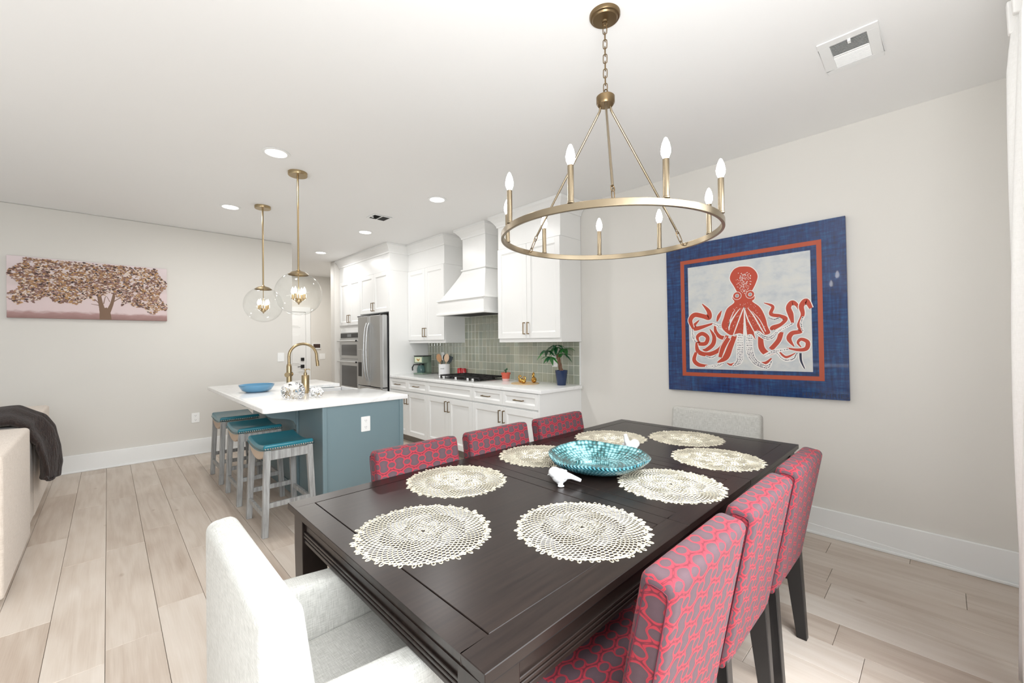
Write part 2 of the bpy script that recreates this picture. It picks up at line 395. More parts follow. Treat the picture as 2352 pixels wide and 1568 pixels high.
k0, k1 = row_of(-1.15), row_of(YW-0.001)
for k in range(k0, k1+1):
    y0 = 0.181+k*PW; y1 = min(y0+PW, YW)
    j = fixed.get(k, random.uniform(0, PL)); j = j-PL*math.floor((j-FX0)/PL)
    xs = [FX0]; x = j
    while x < FX1: xs.append(x); x += PL
    xs.append(FX1)
    for a, b in zip(xs, xs[1:]):
        if b-a > 0.01 and not (k < row_of(-0.7) and b < -8): plank(a, b, y0, y1)
# far strip of floor behind the camera where boards are out of view
struct(MB().box(FX0, FX1, FY0, 0.181+k0*PW, -0.0115, 0.0).build('floor_behind', 'floor'))
struct(MB().box(FX0, FX1, FY0, YW+0.1, H, H+0.1).build('ceiling', 'ceiling'))
wb = struct(MB().box(FX0, FX1, YW, YW+0.12, -0.012, H).build('wall_back', 'wall'))
wl = struct(MB().box(XL-0.12, XL, FY0, 1.919, -0.012, H).build('wall_left', 'wall', bevel=0.012, seg=3))
wh = struct(MB().box(-9.45, -9.33, FY0, YW, -0.012, H).build('wall_hall', 'wall'))
stub = struct(MB().box(-7.60, -7.42, 2.86, YW, -0.012, H).build('wall_stub', 'wall', bevel=0.02, seg=4))
wr = MB().box(0.40, 0.52, 2.50, YW, -0.012, H).box(0.40, 0.52, FY0, -1.2, -0.012, H).box(0.40, 0.52, -1.2, 2.50, 2.35, H)
wr = struct(wr.build('wall_right', 'wall'))
wf = MB()
for y0, y1 in ((-1.2, -1.12), (0.61, 0.69), (2.42, 2.50)): wf.box(0.42, 0.48, y0, y1, 0, 2.35)
wf.box(0.42, 0.48, -1.2, 2.5, 2.27, 2.35).box(0.42, 0.48, -1.2, 2.5, 0, 0.08)
wdw = struct(wf.build('window_1', 'trim'))
def baseb(name, *boxes):
    b = MB()
    for q in boxes: b.box(*q)
    return struct(b.build(name, 'trim', bevel=0.004, seg=2))
baseb('baseboard_left', (XL, XL+0.016, FY0, 1.919+0.016, 0, 0.19), (XL-0.12, XL+0.016, 1.919, 1.935, 0, 0.19), (XL+0.016, XL+0.026, FY0, 1.93, 0, 0.018))
baseb('baseboard_back', (-2.66, 0.40, YW-0.016, YW, 0, 0.19), (-2.66, 0.40, YW-0.028, YW-0.016, 0, 0.018))
baseb('baseboard_hall', (-9.33, -9.314, 3.10, YW, 0, 0.19), (-9.33, -9.314, FY0, 1.9, 0, 0.19))
baseb('baseboard_right', (0.384, 0.40, 2.5, YW-0.03, 0, 0.19))
# hall door, six panels, with casing
door = MB().box(-9.33, -9.305, 2.09, 2.985, 0.01, 2.03)
door = struct(door.build('door_1', 'trim'))
for (y0, y1) in ((2.19, 2.49), (2.58, 2.88)):
    for (z0, z1) in ((1.71, 1.93), (0.94, 1.58), (0.22, 0.80)):
        p = MB()
        p.box(-9.305, -9.300, y0, y1, z0, z1)
        p.box(-9.300, -9.294, y0+0.03, y1-0.03, z0+0.03, z1-0.03)
        p.build('door_panel', 'trim', door, bevel=0.003, seg=1)
c = MB().box(-9.33, -9.30, 2.99, 3.085, 0, 2.04).box(-9.33, -9.30, 1.99, 2.085, 0, 2.04).box(-9.33, -9.30, 1.99, 3.085, 2.04, 2.14)
c.build('door_casing', 'trim', door, bevel=0.004)
MB().box(-9.305, -9.285, 2.888, 2.953, 1.02, 1.085).build('deadbolt', 'blackplastic', door, bevel=0.004)
l = MB().box(-9.305, -9.290, 2.885, 2.955, 0.87, 0.94); l.tube([(-9.29, 2.92, 0.905), (-9.25, 2.92, 0.905), (-9.245, 2.91, 0.905), (-9.245, 2.81, 0.900)], 0.008, 8)
l.build('door_lever', 'blackplastic', door, bevel=0.003)
# plates and switches
def plate(name, label, cat, c, nrm, w=0.075, h=0.118, kind='outlet', group=None):
    """nrm: 'x' faces +X, 'y' faces -Y"""
    t = thing(name, label, cat, c, 0 if nrm == 'x' else R(-90), group)
    pl = MB().prism(rrect(w, h, 0.005), 0, 0.006, 0).build('cover_plate', 'whiteplastic', t, bevel=0.001, seg=1)
    if kind == 'outlet':
        for dz in (0.027, -0.027):
            d = MB().prism(rrect(0.030, 0.034, 0.010, 4, 0, dz), 0.006, 0.0066, 0).build('receptacle', 'whiteplastic', t); d = MB()
            for dy in (-0.0065, 0.0065): d.box(0.0055, 0.0068, dy-0.0012, dy+0.0012, dz-0.002, dz+0.007)
            d.box(0.0055, 0.0068, -0.002, 0.002, dz-0.011, dz-0.007)
            d = d.build('outlet_slots', 'slot', t); d['kind'] = 'stuff'
    else:
        n = 1 if w < 0.09 else 2
        for i in range(n):
            yy = (i-(n-1)/2)*0.045
            MB().box(0.006, 0.0085, yy-0.016, yy+0.016, -0.033, 0.033).build('rocker', 'whiteplastic', t, bevel=0.001, seg=1)
    return t
plate('wall_outlet', 'white outlet low on the left wall behind the stools', 'outlet', (XL, 0.789, 0.457), 'x', 0.08, 0.12)
plate('light_switch', 'white switch plate on left wall beside the hall opening', 'switch', (XL, 1.764, 1.187), 'x', 0.085, 0.125, 'switch')
plate('light_switch', 'pale switch plate on the hall wall below the alarm panel', 'switch', (-9.33, 3.328, 1.102), 'x', 0.12, 0.12, 'switch')
t = thing('alarm_panel', 'dark screened alarm panel with white frame on hall wall', 'alarm panel', (-9.33, 3.212, 1.32))
MB().box(0, 0.02, -0.085, 0.085, -0.06, 0.06).build('frame', 'whiteplastic', t, bevel=0.004)
MB().box(0.02, 0.022, -0.07, 0.07, -0.035, 0.05).build('screen', mat('panel_screen', srgb(64, 46, 42), 0.25), t)
# ceiling vents
def vent(name, label, x0, x1, y0, y1, slat_axis):
    cx, cy = (x0+x1)/2, (y0+y1)/2; t = thing(name, label, 'vent', (cx, cy, H)); w, h = (x1-x0)/2, (y1-y0)/2; b = 0.045 if w > 0.1 else 0.02
    f = MB()
    for q in ((-w, w, -h, -h+b), (-w, w, h-b, h), (-w, -w+b, -h+b, h-b), (w-b, w, -h+b, h-b)): f.box(q[0], q[1], q[2], q[3], -0.008, -0.001)
    f.box(-w+b, w-b, -0.006, 0.006, -0.008, -0.001)
    f.build('frame', 'trim', t, bevel=0.003)
    MB().box(-w+b, w-b, -h+b, h-b, -0.0005, -0.0002).build('duct_shade', 'shadowgrey', t)  # dark sheet standing in for the shade inside the duct
    n = 9 if w > 0.1 else 7
    for half in (0, 1):
        for i in range(n):
            y = (-h+b+0.006+(h-b-0.012)*(i+0.5)/n) if half == 0 else (0.006+(h-b-0.012)*(i+0.5)/n)
            s = -0.0042 if half == 0 else 0.0036
            MB().hexa([(-w+b, y-0.001+s, -0.009), (w-b, y-0.001+s, -0.009), (w-b, y+0.001+s, -0.009), (-w+b, y+0.001+s, -0.009),
                       (-w+b, y-0.001-s, -0.001), (w-b, y-0.001-s, -0.001), (w-b, y+0.001-s, -0.001), (-w+b, y+0.001-s, -0.001)]).build('slat', 'trim' if w > 0.1 else 'shadowgrey', t)  # small vent's slats are darkened to paint in the duct shade
    MB().box(0.0, 0.012, -h+b-0.002, -h+b+0.02, -0.02, -0.008).build('damper_lever', 'trim', t)
    return t
vent('ceiling_vent', 'white square louvred ceiling register at upper right above the painting', -0.425, -0.195, 2.515, 2.845, 0)
vent('ceiling_vent', 'small ceiling register with shade-grey slats between the kitchen downlights', -4.60, -4.41, 2.14, 2.37, 0)
# downlights
for (x, y), lab in zip(DOWN, ('recessed ceiling light nearest the dining room, left of the near pendant', 'recessed ceiling light left of the farther pendant canopy', 'recessed ceiling light right of the pendants, nearest the range hood',
                              'recessed ceiling light beside the small ceiling register', 'recessed ceiling light farthest back near the hall opening')):
    t = thing('recessed_light', lab, 'ceiling light', (x, y, H))
    MB().lathe([(0.095, -0.001), (0.095, -0.004), (0.075, -0.007), (0.068, 0.0)], n=40).build('trim_ring', 'trim', t)
    MB().lathe([(0.0001, -0.004), (0.069, -0.004)], n=32).build('lens', 'led', t)

# ---------------- kitchen ----------------
def pull(t, c, vertical=True, L=0.13, s=1):
    """bar pull on a front that faces -Y; c is on the face"""
    h = L/2; b = MB(); x, y, z = c
    if vertical:
        b.box(x-0.005, x+0.005, y-0.034, y-0.026, z-h, z+h); b.box(x-0.005, x+0.005, y-0.03, y, z-h, z-h+0.01); b.box(x-0.005, x+0.005, y-0.03, y, z+h-0.01, z+h)
    else:
        b.box(x-h, x+h, y-0.034, y-0.026, z-0.005, z+0.005); b.box(x-h, x-h+0.01, y-0.03, y, z-0.005, z+0.005); b.box(x+h-0.01, x+h, y-0.03, y, z-0.005, z+0.005)
    return b.build('handle', 'darkbronze', t, bevel=0.0015, seg=1)
def front(t, x0, x1, z0, z1, yf, name, handle=None, th=0.02):
    """recessed-panel front: frame, inner moulding, sunk panel; handle = (x,z,vertical)"""
    g = 0.0018; x0 += g; x1 -= g; z0 += g; z1 -= g; fw_ = min(0.062, (z1-z0)*0.26)
    b = MB(); y0, y1 = yf-th, yf
    b.box(x0, x0+fw_, y0, y1, z0, z1).box(x1-fw_, x1, y0, y1, z0, z1).box(x0+fw_, x1-fw_, y0, y1, z0, z0+fw_).box(x0+fw_, x1-fw_, y0, y1, z1-fw_, z1)
    k = 0.014; a0, a1, c0, c1 = x0+fw_, x1-fw_, z0+fw_, z1-fw_
    yo, yi = y0+0.004, y0+0.012
    for (p, q) in (((a0, c0), (a1, c0)), ((a1, c0), (a1, c1)), ((a1, c1), (a0, c1)), ((a0, c1), (a0, c0))):
        def ins(pt): return (pt[0]+(k if pt[0] == a0 else -k), pt[1]+(k if pt[1] == c0 else -k))
        pi, qi = ins(p), ins(q)
        b.add([(p[0], yo, p[1]), (q[0], yo, q[1]), (qi[0], yi, qi[1]), (pi[0], yi, pi[1])], [(0, 1, 2, 3)])
    b.box(a0+k, a1-k, yi, y1, c0+k, c1-k)
    o = b.build(name, 'cab', t, bevel=0.0018, seg=2)
    if handle:
        hx, hz, vert = handle; hh = pull(o, (hx, y0, hz), vert)
    return o
XB = [-5.60, -4.624, -3.695, -2.69]
YF = 2.965
def base_cab(x0, x1, label, false_front):
    t = thing('base_cabinet', label, 'cabinet', ((x0+x1)/2, 3.28, 0), 0, 'white base cabinets under the range counter')
    o = -(x0+x1)/2; oy = -3.28
    a, b_ = x0+o, x1+o; m_ = 0
    MB().box(a+0.001, b_-0.001, YF+oy, YW-0.004+oy, 0.105, 0.872).build('body', 'cab', t)
    MB().box(a+0.001, b_-0.001, YF+0.07+oy, YW-0.01+oy, 0.0, 0.105).build('toe_kick', mat('toe_kick_grey', srgb(150, 142, 134), 0.6), t)
    yf = YF+oy
    if false_front: front(t, a, b_, 0.715, 0.868, yf, 'false_drawer')
    else:
        front(t, a, m_, 0.715, 0.868, yf, 'drawer', ((a+m_)/2, 0.792, False)); front(t, m_, b_, 0.715, 0.868, yf, 'drawer', ((b_+m_)/2, 0.792, False))
    front(t, a, m_, 0.11, 0.70, yf, 'door', (m_-0.032, 0.60, True)); front(t, m_, b_, 0.11, 0.70, yf, 'door', (m_+0.032, 0.60, True))
    return t
base_cab(XB[0], XB[1], 'white base cabinet with two drawers beside the refrigerator panel', False)
base_cab(XB[1], XB[2], 'white base cabinet with one wide false drawer beneath the cooktop', True)
base_cab(XB[2], XB[3], 'white base cabinet with two drawers at the right end of the counter', False)
tag(MB().box(XB[3], XB[3]+0.02, YF-0.02, YW, 0.0, 0.872).build('cabinet_end_panel', 'cab', bevel=0.002), 'plain white panel closing the right end of the base cabinets', 'panel')
# counter with eased edges
ct = MB().box(-5.598, -2.645, 2.935, YW-0.012, 0.874, 0.91).build('kitchen_counter', 'quartz', bevel=0.005, seg=3)
tag(ct, 'long white quartz counter along the tiled kitchen wall', 'counter')
# upper cabinets
YU = 3.27
def upper(x0, x1, label, z0=1.37, zd=1.41, yu=YU, hz=1.52, depth_to=YW-0.003, grp='white wall cabinets with paired doors', body_z1=2.44, off=0.0):
    t = thing('wall_cabinet', label, 'cabinet', ((x0+x1)/2, yu+0.1, 0), 0, grp); ox, oy = -(x0+x1)/2, -yu-0.1
    MB().box(x0+ox, x1+ox, yu+oy, depth_to+oy, z0, body_z1).build('body', 'cab', t, bevel=0.002)
    front(t, x0+ox+off, 0, zd, body_z1-0.003, yu+oy, 'door', (-0.03, hz, True)); front(t, 0, x1+ox-off, zd, body_z1-0.003, yu+oy, 'door', (0.03, hz, True))
    return t
upper(-5.598, -4.664, 'white wall cabinet left of the range hood, above the coffee maker')
upper(-3.586, -2.66, 'white wall cabinet right of the range hood, above the potted plant')
upper(-6.57, -5.625, 'white cabinet directly above the steel refrigerator', 1.83, 1.835, 2.965, 1.93, grp='white wall cabinets with paired doors')
# oven tower
t = thing('oven_cabinet', 'tall white cabinet holding the double wall oven', 'cabinet', (-7.0, 3.28, 0)); 
b = MB().box(-0.415, 0.428, 2.965-3.28, YW-0.003-3.28, 0.105, 0.58).box(-0.415, 0.428, 2.965-3.28, YW-0.003-3.28, 1.56, 2.44)
b.box(-0.415, -0.385, 2.965-3.28, YW-0.003-3.28, 0.58, 1.56).box(0.398, 0.428, 2.965-3.28, YW-0.003-3.28, 0.58, 1.56).box(-0.385, 0.398, 3.56-3.28, YW-0.003-3.28, 0.58, 1.56)
b.build('body', 'cab', t)
front(t, -0.41, 0.006, 1.68, 2.437, -0.315, 'door', (-0.03, 1.79, True)); front(t, 0.006, 0.425, 1.68, 2.437, -0.315, 'door', (0.042, 1.79, True))
front(t, -0.41, 0.425, 0.11, 0.57, -0.315, 'drawer', (0, 0.5, False))
t = thing('wall_oven', 'stainless double wall oven with dark glass windows and two bars', 'oven', (-7.0, 3.28, 0)); y = -0.315
MB().box(-0.38, 0.393, y, 0.25, 0.585, 1.555).build('body', 'steel', t)
o = MB().box(-0.38, 0.393, y-0.02, y, 1.46, 1.555).build('control_panel', 'steel', t, bevel=0.003); MB().box(-0.36, 0.373, y-0.022, y-0.02, 1.468, 1.545).build('black_glass', 'blacksteel', o)
MB().box(-0.08, 0.08, y-0.0235, y-0.022, 1.485, 1.53).build('display', mat('oven_display', srgb(120, 122, 122), 0.3), o)
for z0, z1, hz, w0, w1 in ((1.12, 1.455, 1.415, 1.17, 1.355), (0.59, 1.105, 1.065, 0.65, 1.00)):
    o = MB().box(-0.38, 0.393, y-0.03, y, z0, z1).build('oven_door', 'steel', t, bevel=0.004)
    MB().box(-0.30, 0.313, y-0.0315, y-0.03, w0, w1).build('oven_window', 'ovenglass', o)
    q = MB().tube([(-0.37, y-0.075, hz), (0.383, y-0.075, hz)], 0.013, 12); 
    for xx in (-0.34, 0.353): q.tube([(xx, y-0.03, hz), (xx, y-0.075, hz)], 0.009, 8)
    q.build('handle', 'steel', o)
    MB().tube([(0.378, y-0.075, hz), (0.386, y-0.075, hz)], 0.0135, 12).build('end_cap', 'blackplastic', o)
# fridge side panel
tag(MB().box(-5.622, -5.60, 2.95, YW-0.003, 0, 2.44).box(-5.60, -5.5995, 2.97, YW-0.02, 0.01, 2.42).build('refrigerator_side_panel', 'cab', bevel=0.002), 'tall white panel on the right side of the refrigerator', 'panel')
# refrigerator
t = thing('refrigerator', 'stainless french door refrigerator with curved handles', 'refrigerator', (-6.02, 3.2, 0))
MB().box(-0.44, 0.385, 2.93-3.2, 3.58-3.2, 0.03, 1.775).build('body', 'blacksteel', t, bevel=0.004)
def fdoor(x0, x1, z0, z1, name):
    n = 8; pts = [(x0, 2.925-3.2)]
    for i in range(n+1):
        u = i/n; xx = x0+(x1-x0)*u; edge = min(u, 1-u); pts.append((xx, 2.838-3.2+(0.02*max(0, 1-edge/0.06)**2)))
    pts.append((x1, 2.925-3.2))
    return MB().prism(pts, z0, z1, 2).build(name, 'steel', t, bevel=0.004)
dl = fdoor(-0.445, -0.024, 0.728, 1.785, 'door'); dr = fdoor(-0.018, 0.39, 0.728, 1.785, 'door'); fz = fdoor(-0.445, 0.39, 0.06, 0.715, 'freezer_drawer')
for par, x, s in ((dl, -0.06, -1), (dr, 0.02, 1)):
    pts = [(x+s*0.02*0, 2.833-3.2-0.012-0.05*math.sin(math.pi*i/12)**0.5, 0.80+0.88*i/12) for i in range(13)]
    pts = [(p[0]-s*0.0, p[1], p[2]) for p in pts]
    MB().tube(pts, 0.013, 10).build('handle', 'steel', par)
MB().tube([(-0.40, 2.785-3.2, 0.63), (0.40, 2.785-3.2, 0.63)], 0.012, 10).build('handle', 'steel', fz)
o = MB().box(-0.40, -0.25, 2.834-3.2, 2.848-3.2, 0.83, 1.28).build('water_dispenser', 'steel', dl, bevel=0.003)
MB().box(-0.385, -0.265, 2.8325-3.2, 2.834-3.2, 0.86, 1.08).build('dispenser_recess', 'blackplastic', dl)
for x, z in ((-0.42, 0.722), (0.36, 0.722)): MB().tube([(x, 2.848-3.2, z-0.012), (x, 2.848-3.2, z+0.012)], 0.014, 10).build('hinge', 'chrome', t)
for x in (-0.40, 0.35): MB().box(x-0.03, x+0.03, 2.84-3.2, 2.93-3.2, 1.785, 1.80).build('hinge_cover', 'blackplastic', t, bevel=0.003)
# fascia + crown
def crown_prof(k=1.0): return [(0, 0), (-0.012, 0), (-0.016, 0.02), (-0.035, 0.05), (-0.065, 0.085), (-0.085, 0.10), (-0.085, 0.128), (0, 0.128)]
def crown(name, pts, z):
    """mitred crown swept along plan polyline pts (outside on the right-hand side of travel)"""
    prof = crown_prof(); n = len(pts); b = MB(); rings = []
    for i, p in enumerate(pts):
        p = Vector((p[0], p[1]))
        d0 = (p-Vector(pts[i-1])).normalized() if i > 0 else None
        d1 = (Vector(pts[i+1])-p).normalized() if i < n-1 else None
        f = lambda d: Vector((d.y, -d.x))
        if d0 is None: nn = f(d1); s = 1
        elif d1 is None: nn = f(d0); s = 1
        else:
            nn = (f(d0)+f(d1)).normalized(); s = 1/max(0.3, nn.dot(f(d0)))
        rings.append([(p.x-nn.x*o*s, p.y-nn.y*o*s, z+h) for o, h in prof])
    k = len(prof)
    for i in range(n-1):
        b.add(rings[i]+rings[i+1], [(j, (j+1) % k, k+(j+1) % k, k+j) for j in range(k)])
    b.add(rings[0], [tuple(range(k))]); b.add(rings[-1], [tuple(range(k))[::-1]])
    return b.build(name, 'cab')
ZC = H-0.129
tr = MB().box(-7.415, -5.60, 2.955, YW-0.004, 2.441, H-0.002).box(-5.60, -4.664, 3.262, YW-0.004, 2.441, H-0.002).box(-3.586, -2.66, 3.262, YW-0.004, 2.441, H-0.002)
struct(tr.build('trim_1', 'cab', bevel=0.002))
struct(crown('trim_2', [(-7.415, 2.955), (-5.60, 2.955), (-5.60, 3.262), (-4.664, 3.262), (-4.664, YW-0.006)], ZC))
struct(crown('trim_3', [(-4.30, YW-0.006), (-4.30, 3.292), (-3.85, 3.292), (-3.85, YW-0.006)], ZC))
struct(crown('trim_4', [(-3.586, YW-0.006), (-3.586, 3.262), (-2.66, 3.262), (-2.66, YW-0.006)], ZC))
# range hood
t = thing('range_hood', 'white wooden range hood with flared skirt and crown', 'range hood', (-4.135, 3.3, 0)); ox, oy = 4.135, -3.3
MB().box(-4.30+ox, -3.85+ox, 3.292+oy, YW-0.004+oy, 2.30, H-0.002).build('chimney', 'cab', t, bevel=0.002)
MB().box(-4.318+ox, -3.832+ox, 3.272+oy, YW-0.004+oy, 2.285, 2.305).build('ledge', 'cab', t, bevel=0.005, seg=3)
b = MB(); z0, z1 = 1.905, 2.286; n = 8; rings = []
for i in range(n+1):
    u = i/n; w = 1-u; f = w**1.12
    x0 = -4.30-(0.275)*f; x1 = -3.85+(0.185)*f; yy = 3.292-0.18*f
    rings.append([(x0+ox, YW-0.004+oy, z0+(z1-z0)*u), (x0+ox, yy+oy, z0+(z1-z0)*u), (x1+ox, yy+oy, z0+(z1-z0)*u), (x1+ox, YW-0.004+oy, z0+(z1-z0)*u)])
for a_, c_ in zip(rings, rings[1:]): b.add(a_+c_, [(j, (j+1) % 4, 4+(j+1) % 4, 4+j) for j in range(4)])
b.build('flared_skirt', 'cab', t)
MB().box(-4.582+ox, -3.662+ox, 3.10+oy, YW-0.004+oy, 1.74, 1.90).build('apron', 'cab', t, bevel=0.002)
MB().box(-4.60+ox, -3.644+ox, 3.082+oy, YW-0.004+oy, 1.895, 1.912).build('upper_moulding', 'cab', t, bevel=0.006, seg=3)
b = MB(); X0, X1, Y0, Y1 = -4.60+ox, -3.644+ox, 3.082+oy, YW-0.004+oy; k = 0.05
b.box(X0, X1, Y0, Y0+k, 1.718, 1.741).box(X0, X0+k, Y0+k, Y1, 1.718, 1.741).box(X1-k, X1, Y0+k, Y1, 1.718, 1.741)
b.build('lower_moulding', 'cab', t, bevel=0.004, seg=2)
MB().box(X0+k, X1-k, Y0+k, Y1, 1.728, 1.738).build('filter_insert', 'shadowgrey', t)
# cooktop
t = thing('gas_cooktop', 'black and steel gas cooktop with cast iron grates', 'cooktop', (-4.16, 3.27, 0.9102))
MB().box(-0.40, 0.43, -0.265, 0.255, 0, 0.012).build('cooktop_base', 'steel', t, bevel=0.003)
MB().box(-0.385, 0.415, -0.17, 0.245, 0.012, 0.016).build('burner_pan', 'blacksteel', t)
for gx in (-0.385, -0.118, 0.149):
    g = MB(); w = 0.262
    for yy in (-0.165, 0.035, 0.225): g.box(gx, gx+w, yy-0.006, yy+0.006, 0.035, 0.05)
    for xx in (0.006, w/2, w-0.006): g.box(gx+xx-0.006, gx+xx+0.006, -0.17, 0.23, 0.035, 0.05)
    for xx in (0.055, 0.1, 0.165, 0.21): g.box(gx+xx-0.004, gx+xx+0.004, -0.165, -0.06, 0.036, 0.052).box(gx+xx-0.004, gx+xx+0.004, 0.10, 0.225, 0.036, 0.052)
    for xx in (0.008, w-0.008):
        for yy in (-0.16, 0.22): g.box(gx+xx-0.008, gx+xx+0.008, yy-0.008, yy+0.008, 0.014, 0.036)
    g.build('grate', 'blackiron', t, bevel=0.002, seg=1)
for bx, by in ((-0.25, -0.06), (-0.25, 0.13), (0.015, 0.04), (0.28, -0.06), (0.28, 0.13)): MB().lathe([(0.0001, 0.034), (0.035, 0.034), (0.04, 0.03), (0.045, 0.016)], bx, by, 0, 20).build('burner', 'blackiron', t)
for kx in (-0.33, -0.235, 0.015, 0.25, 0.345): MB().lathe([(0.0001, 0.042), (0.017, 0.042), (0.019, 0.036), (0.019, 0.02), (0.024, 0.018), (0.024, 0.012)], kx, -0.215, 0, 18).build('knob', 'chrome', t)
# backsplash: one tile object each, over a grout bed (tiles are pieces of the back wall)
MB().box(-5.598, -2.683, YW-0.006, YW-0.0005, 0.91, 1.369).box(-4.662, -3.588, YW-0.006, YW-0.0005, 1.369, 1.90).build('grout', 'grout', wb)
TW, TH = 0.0757, 0.1015
tm = None
def tile(x0, x1, z0, z1):
    global tm
    full = abs(x1-x0-TW) < 1e-4 and abs(z1-z0-TH) < 1e-4
    if full and tm is not None:
        o = bpy.data.objects.new('tile', tm); COL.objects.link(o); o.parent = wb
    else:
        g = 0.0029; b = MB(); w, h = x1-x0, z1-z0; e = 0.0025
        b.add([(g, 0, g), (w-g, 0, g), (w-g, 0, h-g), (g, 0, h-g), (g+e, -0.004, g+e), (w-g-e, -0.004, g+e), (w-g-e, -0.004, h-g-e), (g+e, -0.004, h-g-e)],
              [(4, 5, 6, 7), (0, 1, 5, 4), (1, 2, 6, 5), (2, 3, 7, 6), (3, 0, 4, 7)])
        o = b.build('tile', 'tile', wb)
        if full: tm = o.data
    o.location = (x0, YW-0.006, z0)
    o.rotation_euler = (random.gauss(0, 0.004), 0, random.gauss(0, 0.006))
x1 = -2.687
while x1 > -5.597:
    x0 = max(x1-TW, -5.597)
    zmax = 1.369 if (x1 > -3.60 or x0 < -4.66) else 1.725
    z = 0.9115
    while z < zmax-0.01:
        z2 = min(z+TH, zmax)
        if x1-x0 > 0.01: tile(x0, x1, z, z2)
        z = z2
    x1 = x0
MB().box(-2.684, -2.674, YW-0.011, YW-0.0005, 0.91, 1.369).build('edge_strip', 'trim', wb)

# ---------------- island ----------------
IX0, IX1, IY0, IY1 = -5.647, -3.335, 0.785, 1.93
poly = [(IX0+0.03, IY0), (IX0, IY0+0.03), (IX0, IY1), (-4.863, IY1), (-4.863, 1.42), (-4.14, 1.42), (-4.14, IY1), (IX1, IY1)]
poly += [(IX1-0.04+0.04*math.cos(R(-a)), IY0+0.04+0.04*math.sin(R(-a))) for a in range(0, 91, 15)]
tag(MB().prism(poly, 0.876, 0.912, 2).build('island_countertop', 'quartz', bevel=0.005, seg=3), 'thick white quartz island countertop with a notch for the sink', 'countertop')
t = thing('kitchen_island', 'slate blue painted kitchen island with corbels and end panel', 'island', (-4.5, 1.55, 0)); ox, oy = 4.5, -1.55
b = MB().box(-5.60+ox, -3.375+ox, 1.215+oy, 1.87+oy, 0.09, 0.62).box(-5.60+ox, -4.88+ox, 1.215+oy, 1.87+oy, 0.62, 0.874).box(-4.12+ox, -3.375+ox, 1.215+oy, 1.87+oy, 0.62, 0.874).box(-4.88+ox, -4.12+ox, 1.215+oy, 1.40+oy, 0.62, 0.874)
b.box(-5.58+ox, -3.40+ox, 1.23+oy, 1.80+oy, 0, 0.09); b.build('body', 'bluepaint', t)
e = MB().box(-3.375+ox, -3.362+ox, 1.222+oy, 1.868+oy, 0.0, 0.874).build('end_panel', 'bluepaint', t)
MB().box(-3.378+ox, -3.35+ox, 1.195+oy, 1.228+oy, 0.0, 0.874).build('corner_post', 'bluepaint', t, bevel=0.004)
MB().box(-3.378+ox, -3.35+ox, 1.855+oy, 1.89+oy, 0.0, 0.874).build('corner_post', 'bluepaint', t, bevel=0.004)
MB().box(-5.60+ox, -3.378+ox, 1.205+oy, 1.2149+oy, 0.0, 0.10).build('base_trim', 'bluepaint', t, bevel=0.003)
for x in (-4.02, -4.95):
    MB().box(x-0.045+ox, x+0.045+ox, 1.195+oy, 1.2149+oy, 0.10, 0.874).build('pilaster', 'bluepaint', t, bevel=0.004)
    pf = [(1.195, 0.874), (0.935, 0.874), (0.935, 0.85)]
    for i in range(13):
        u = i/12; pf.append((0.945+0.25*u-0.038*math.sin(2*math.pi*u), 0.84-0.23*u-0.024*math.sin(2*math.pi*u)))
    pf.append((1.195, 0.60))
    MB().prism([(p[0]+oy, p[1]) for p in pf], x-0.035+ox, x+0.035+ox, 0).build('corbel', 'bluepaint', t, bevel=0.003)
for i, x0 in enumerate((-5.60, -4.12)):
    x1 = -4.88 if i == 0 else -3.38
    MB().box(x0+0.004+ox, x1-0.004+ox, 1.87+oy, 1.89+oy, 0.11, 0.70).build('door', 'bluepaint', t, bevel=0.002)
    MB().box(x0+0.004+ox, x1-0.004+ox, 1.87+oy, 1.89+oy, 0.71, 0.868).build('drawer', 'bluepaint', t, bevel=0.002)
MB().lathe([(0.0001, 0.03), (0.014, 0.03), (0.016, 0.022), (0.007, 0.014), (0.007, 0)], 0, 0, 0, 18).build('knob', 'blackplastic', t, tf=Matrix.Translation((-3.43+ox, 1.89+oy, 0.79)) @ Matrix.Rotation(R(-90), 4, 'X'))
plate('island_outlet', 'white outlet plate on the blue end panel of the island', 'outlet', (-3.3618, 1.545, 0.70), 'x', 0.078, 0.124)
t = thing('farmhouse_sink', 'white apron front sink set into the island', 'sink', (-4.50, 1.68, 0.62)); 
b = MB(); w = 0.36
b.box(-w, w, -0.26, 0.285, 0.0, 0.02).box(-w, w, 0.255, 0.285, 0.02, 0.262).box(-w, w, -0.26, -0.235, 0.02, 0.252).box(-w, -w+0.025, -0.235, 0.255, 0.02, 0.252).box(w-0.025, w, -0.235, 0.255, 0.02, 0.252)
b.build('basin', 'ceramic', t, bevel=0.008, seg=3)
MB().lathe([(0.0001, 0.024), (0.04, 0.024), (0.045, 0.0205)], 0, 0, 0, 20).build('drain', 'chrome', t)
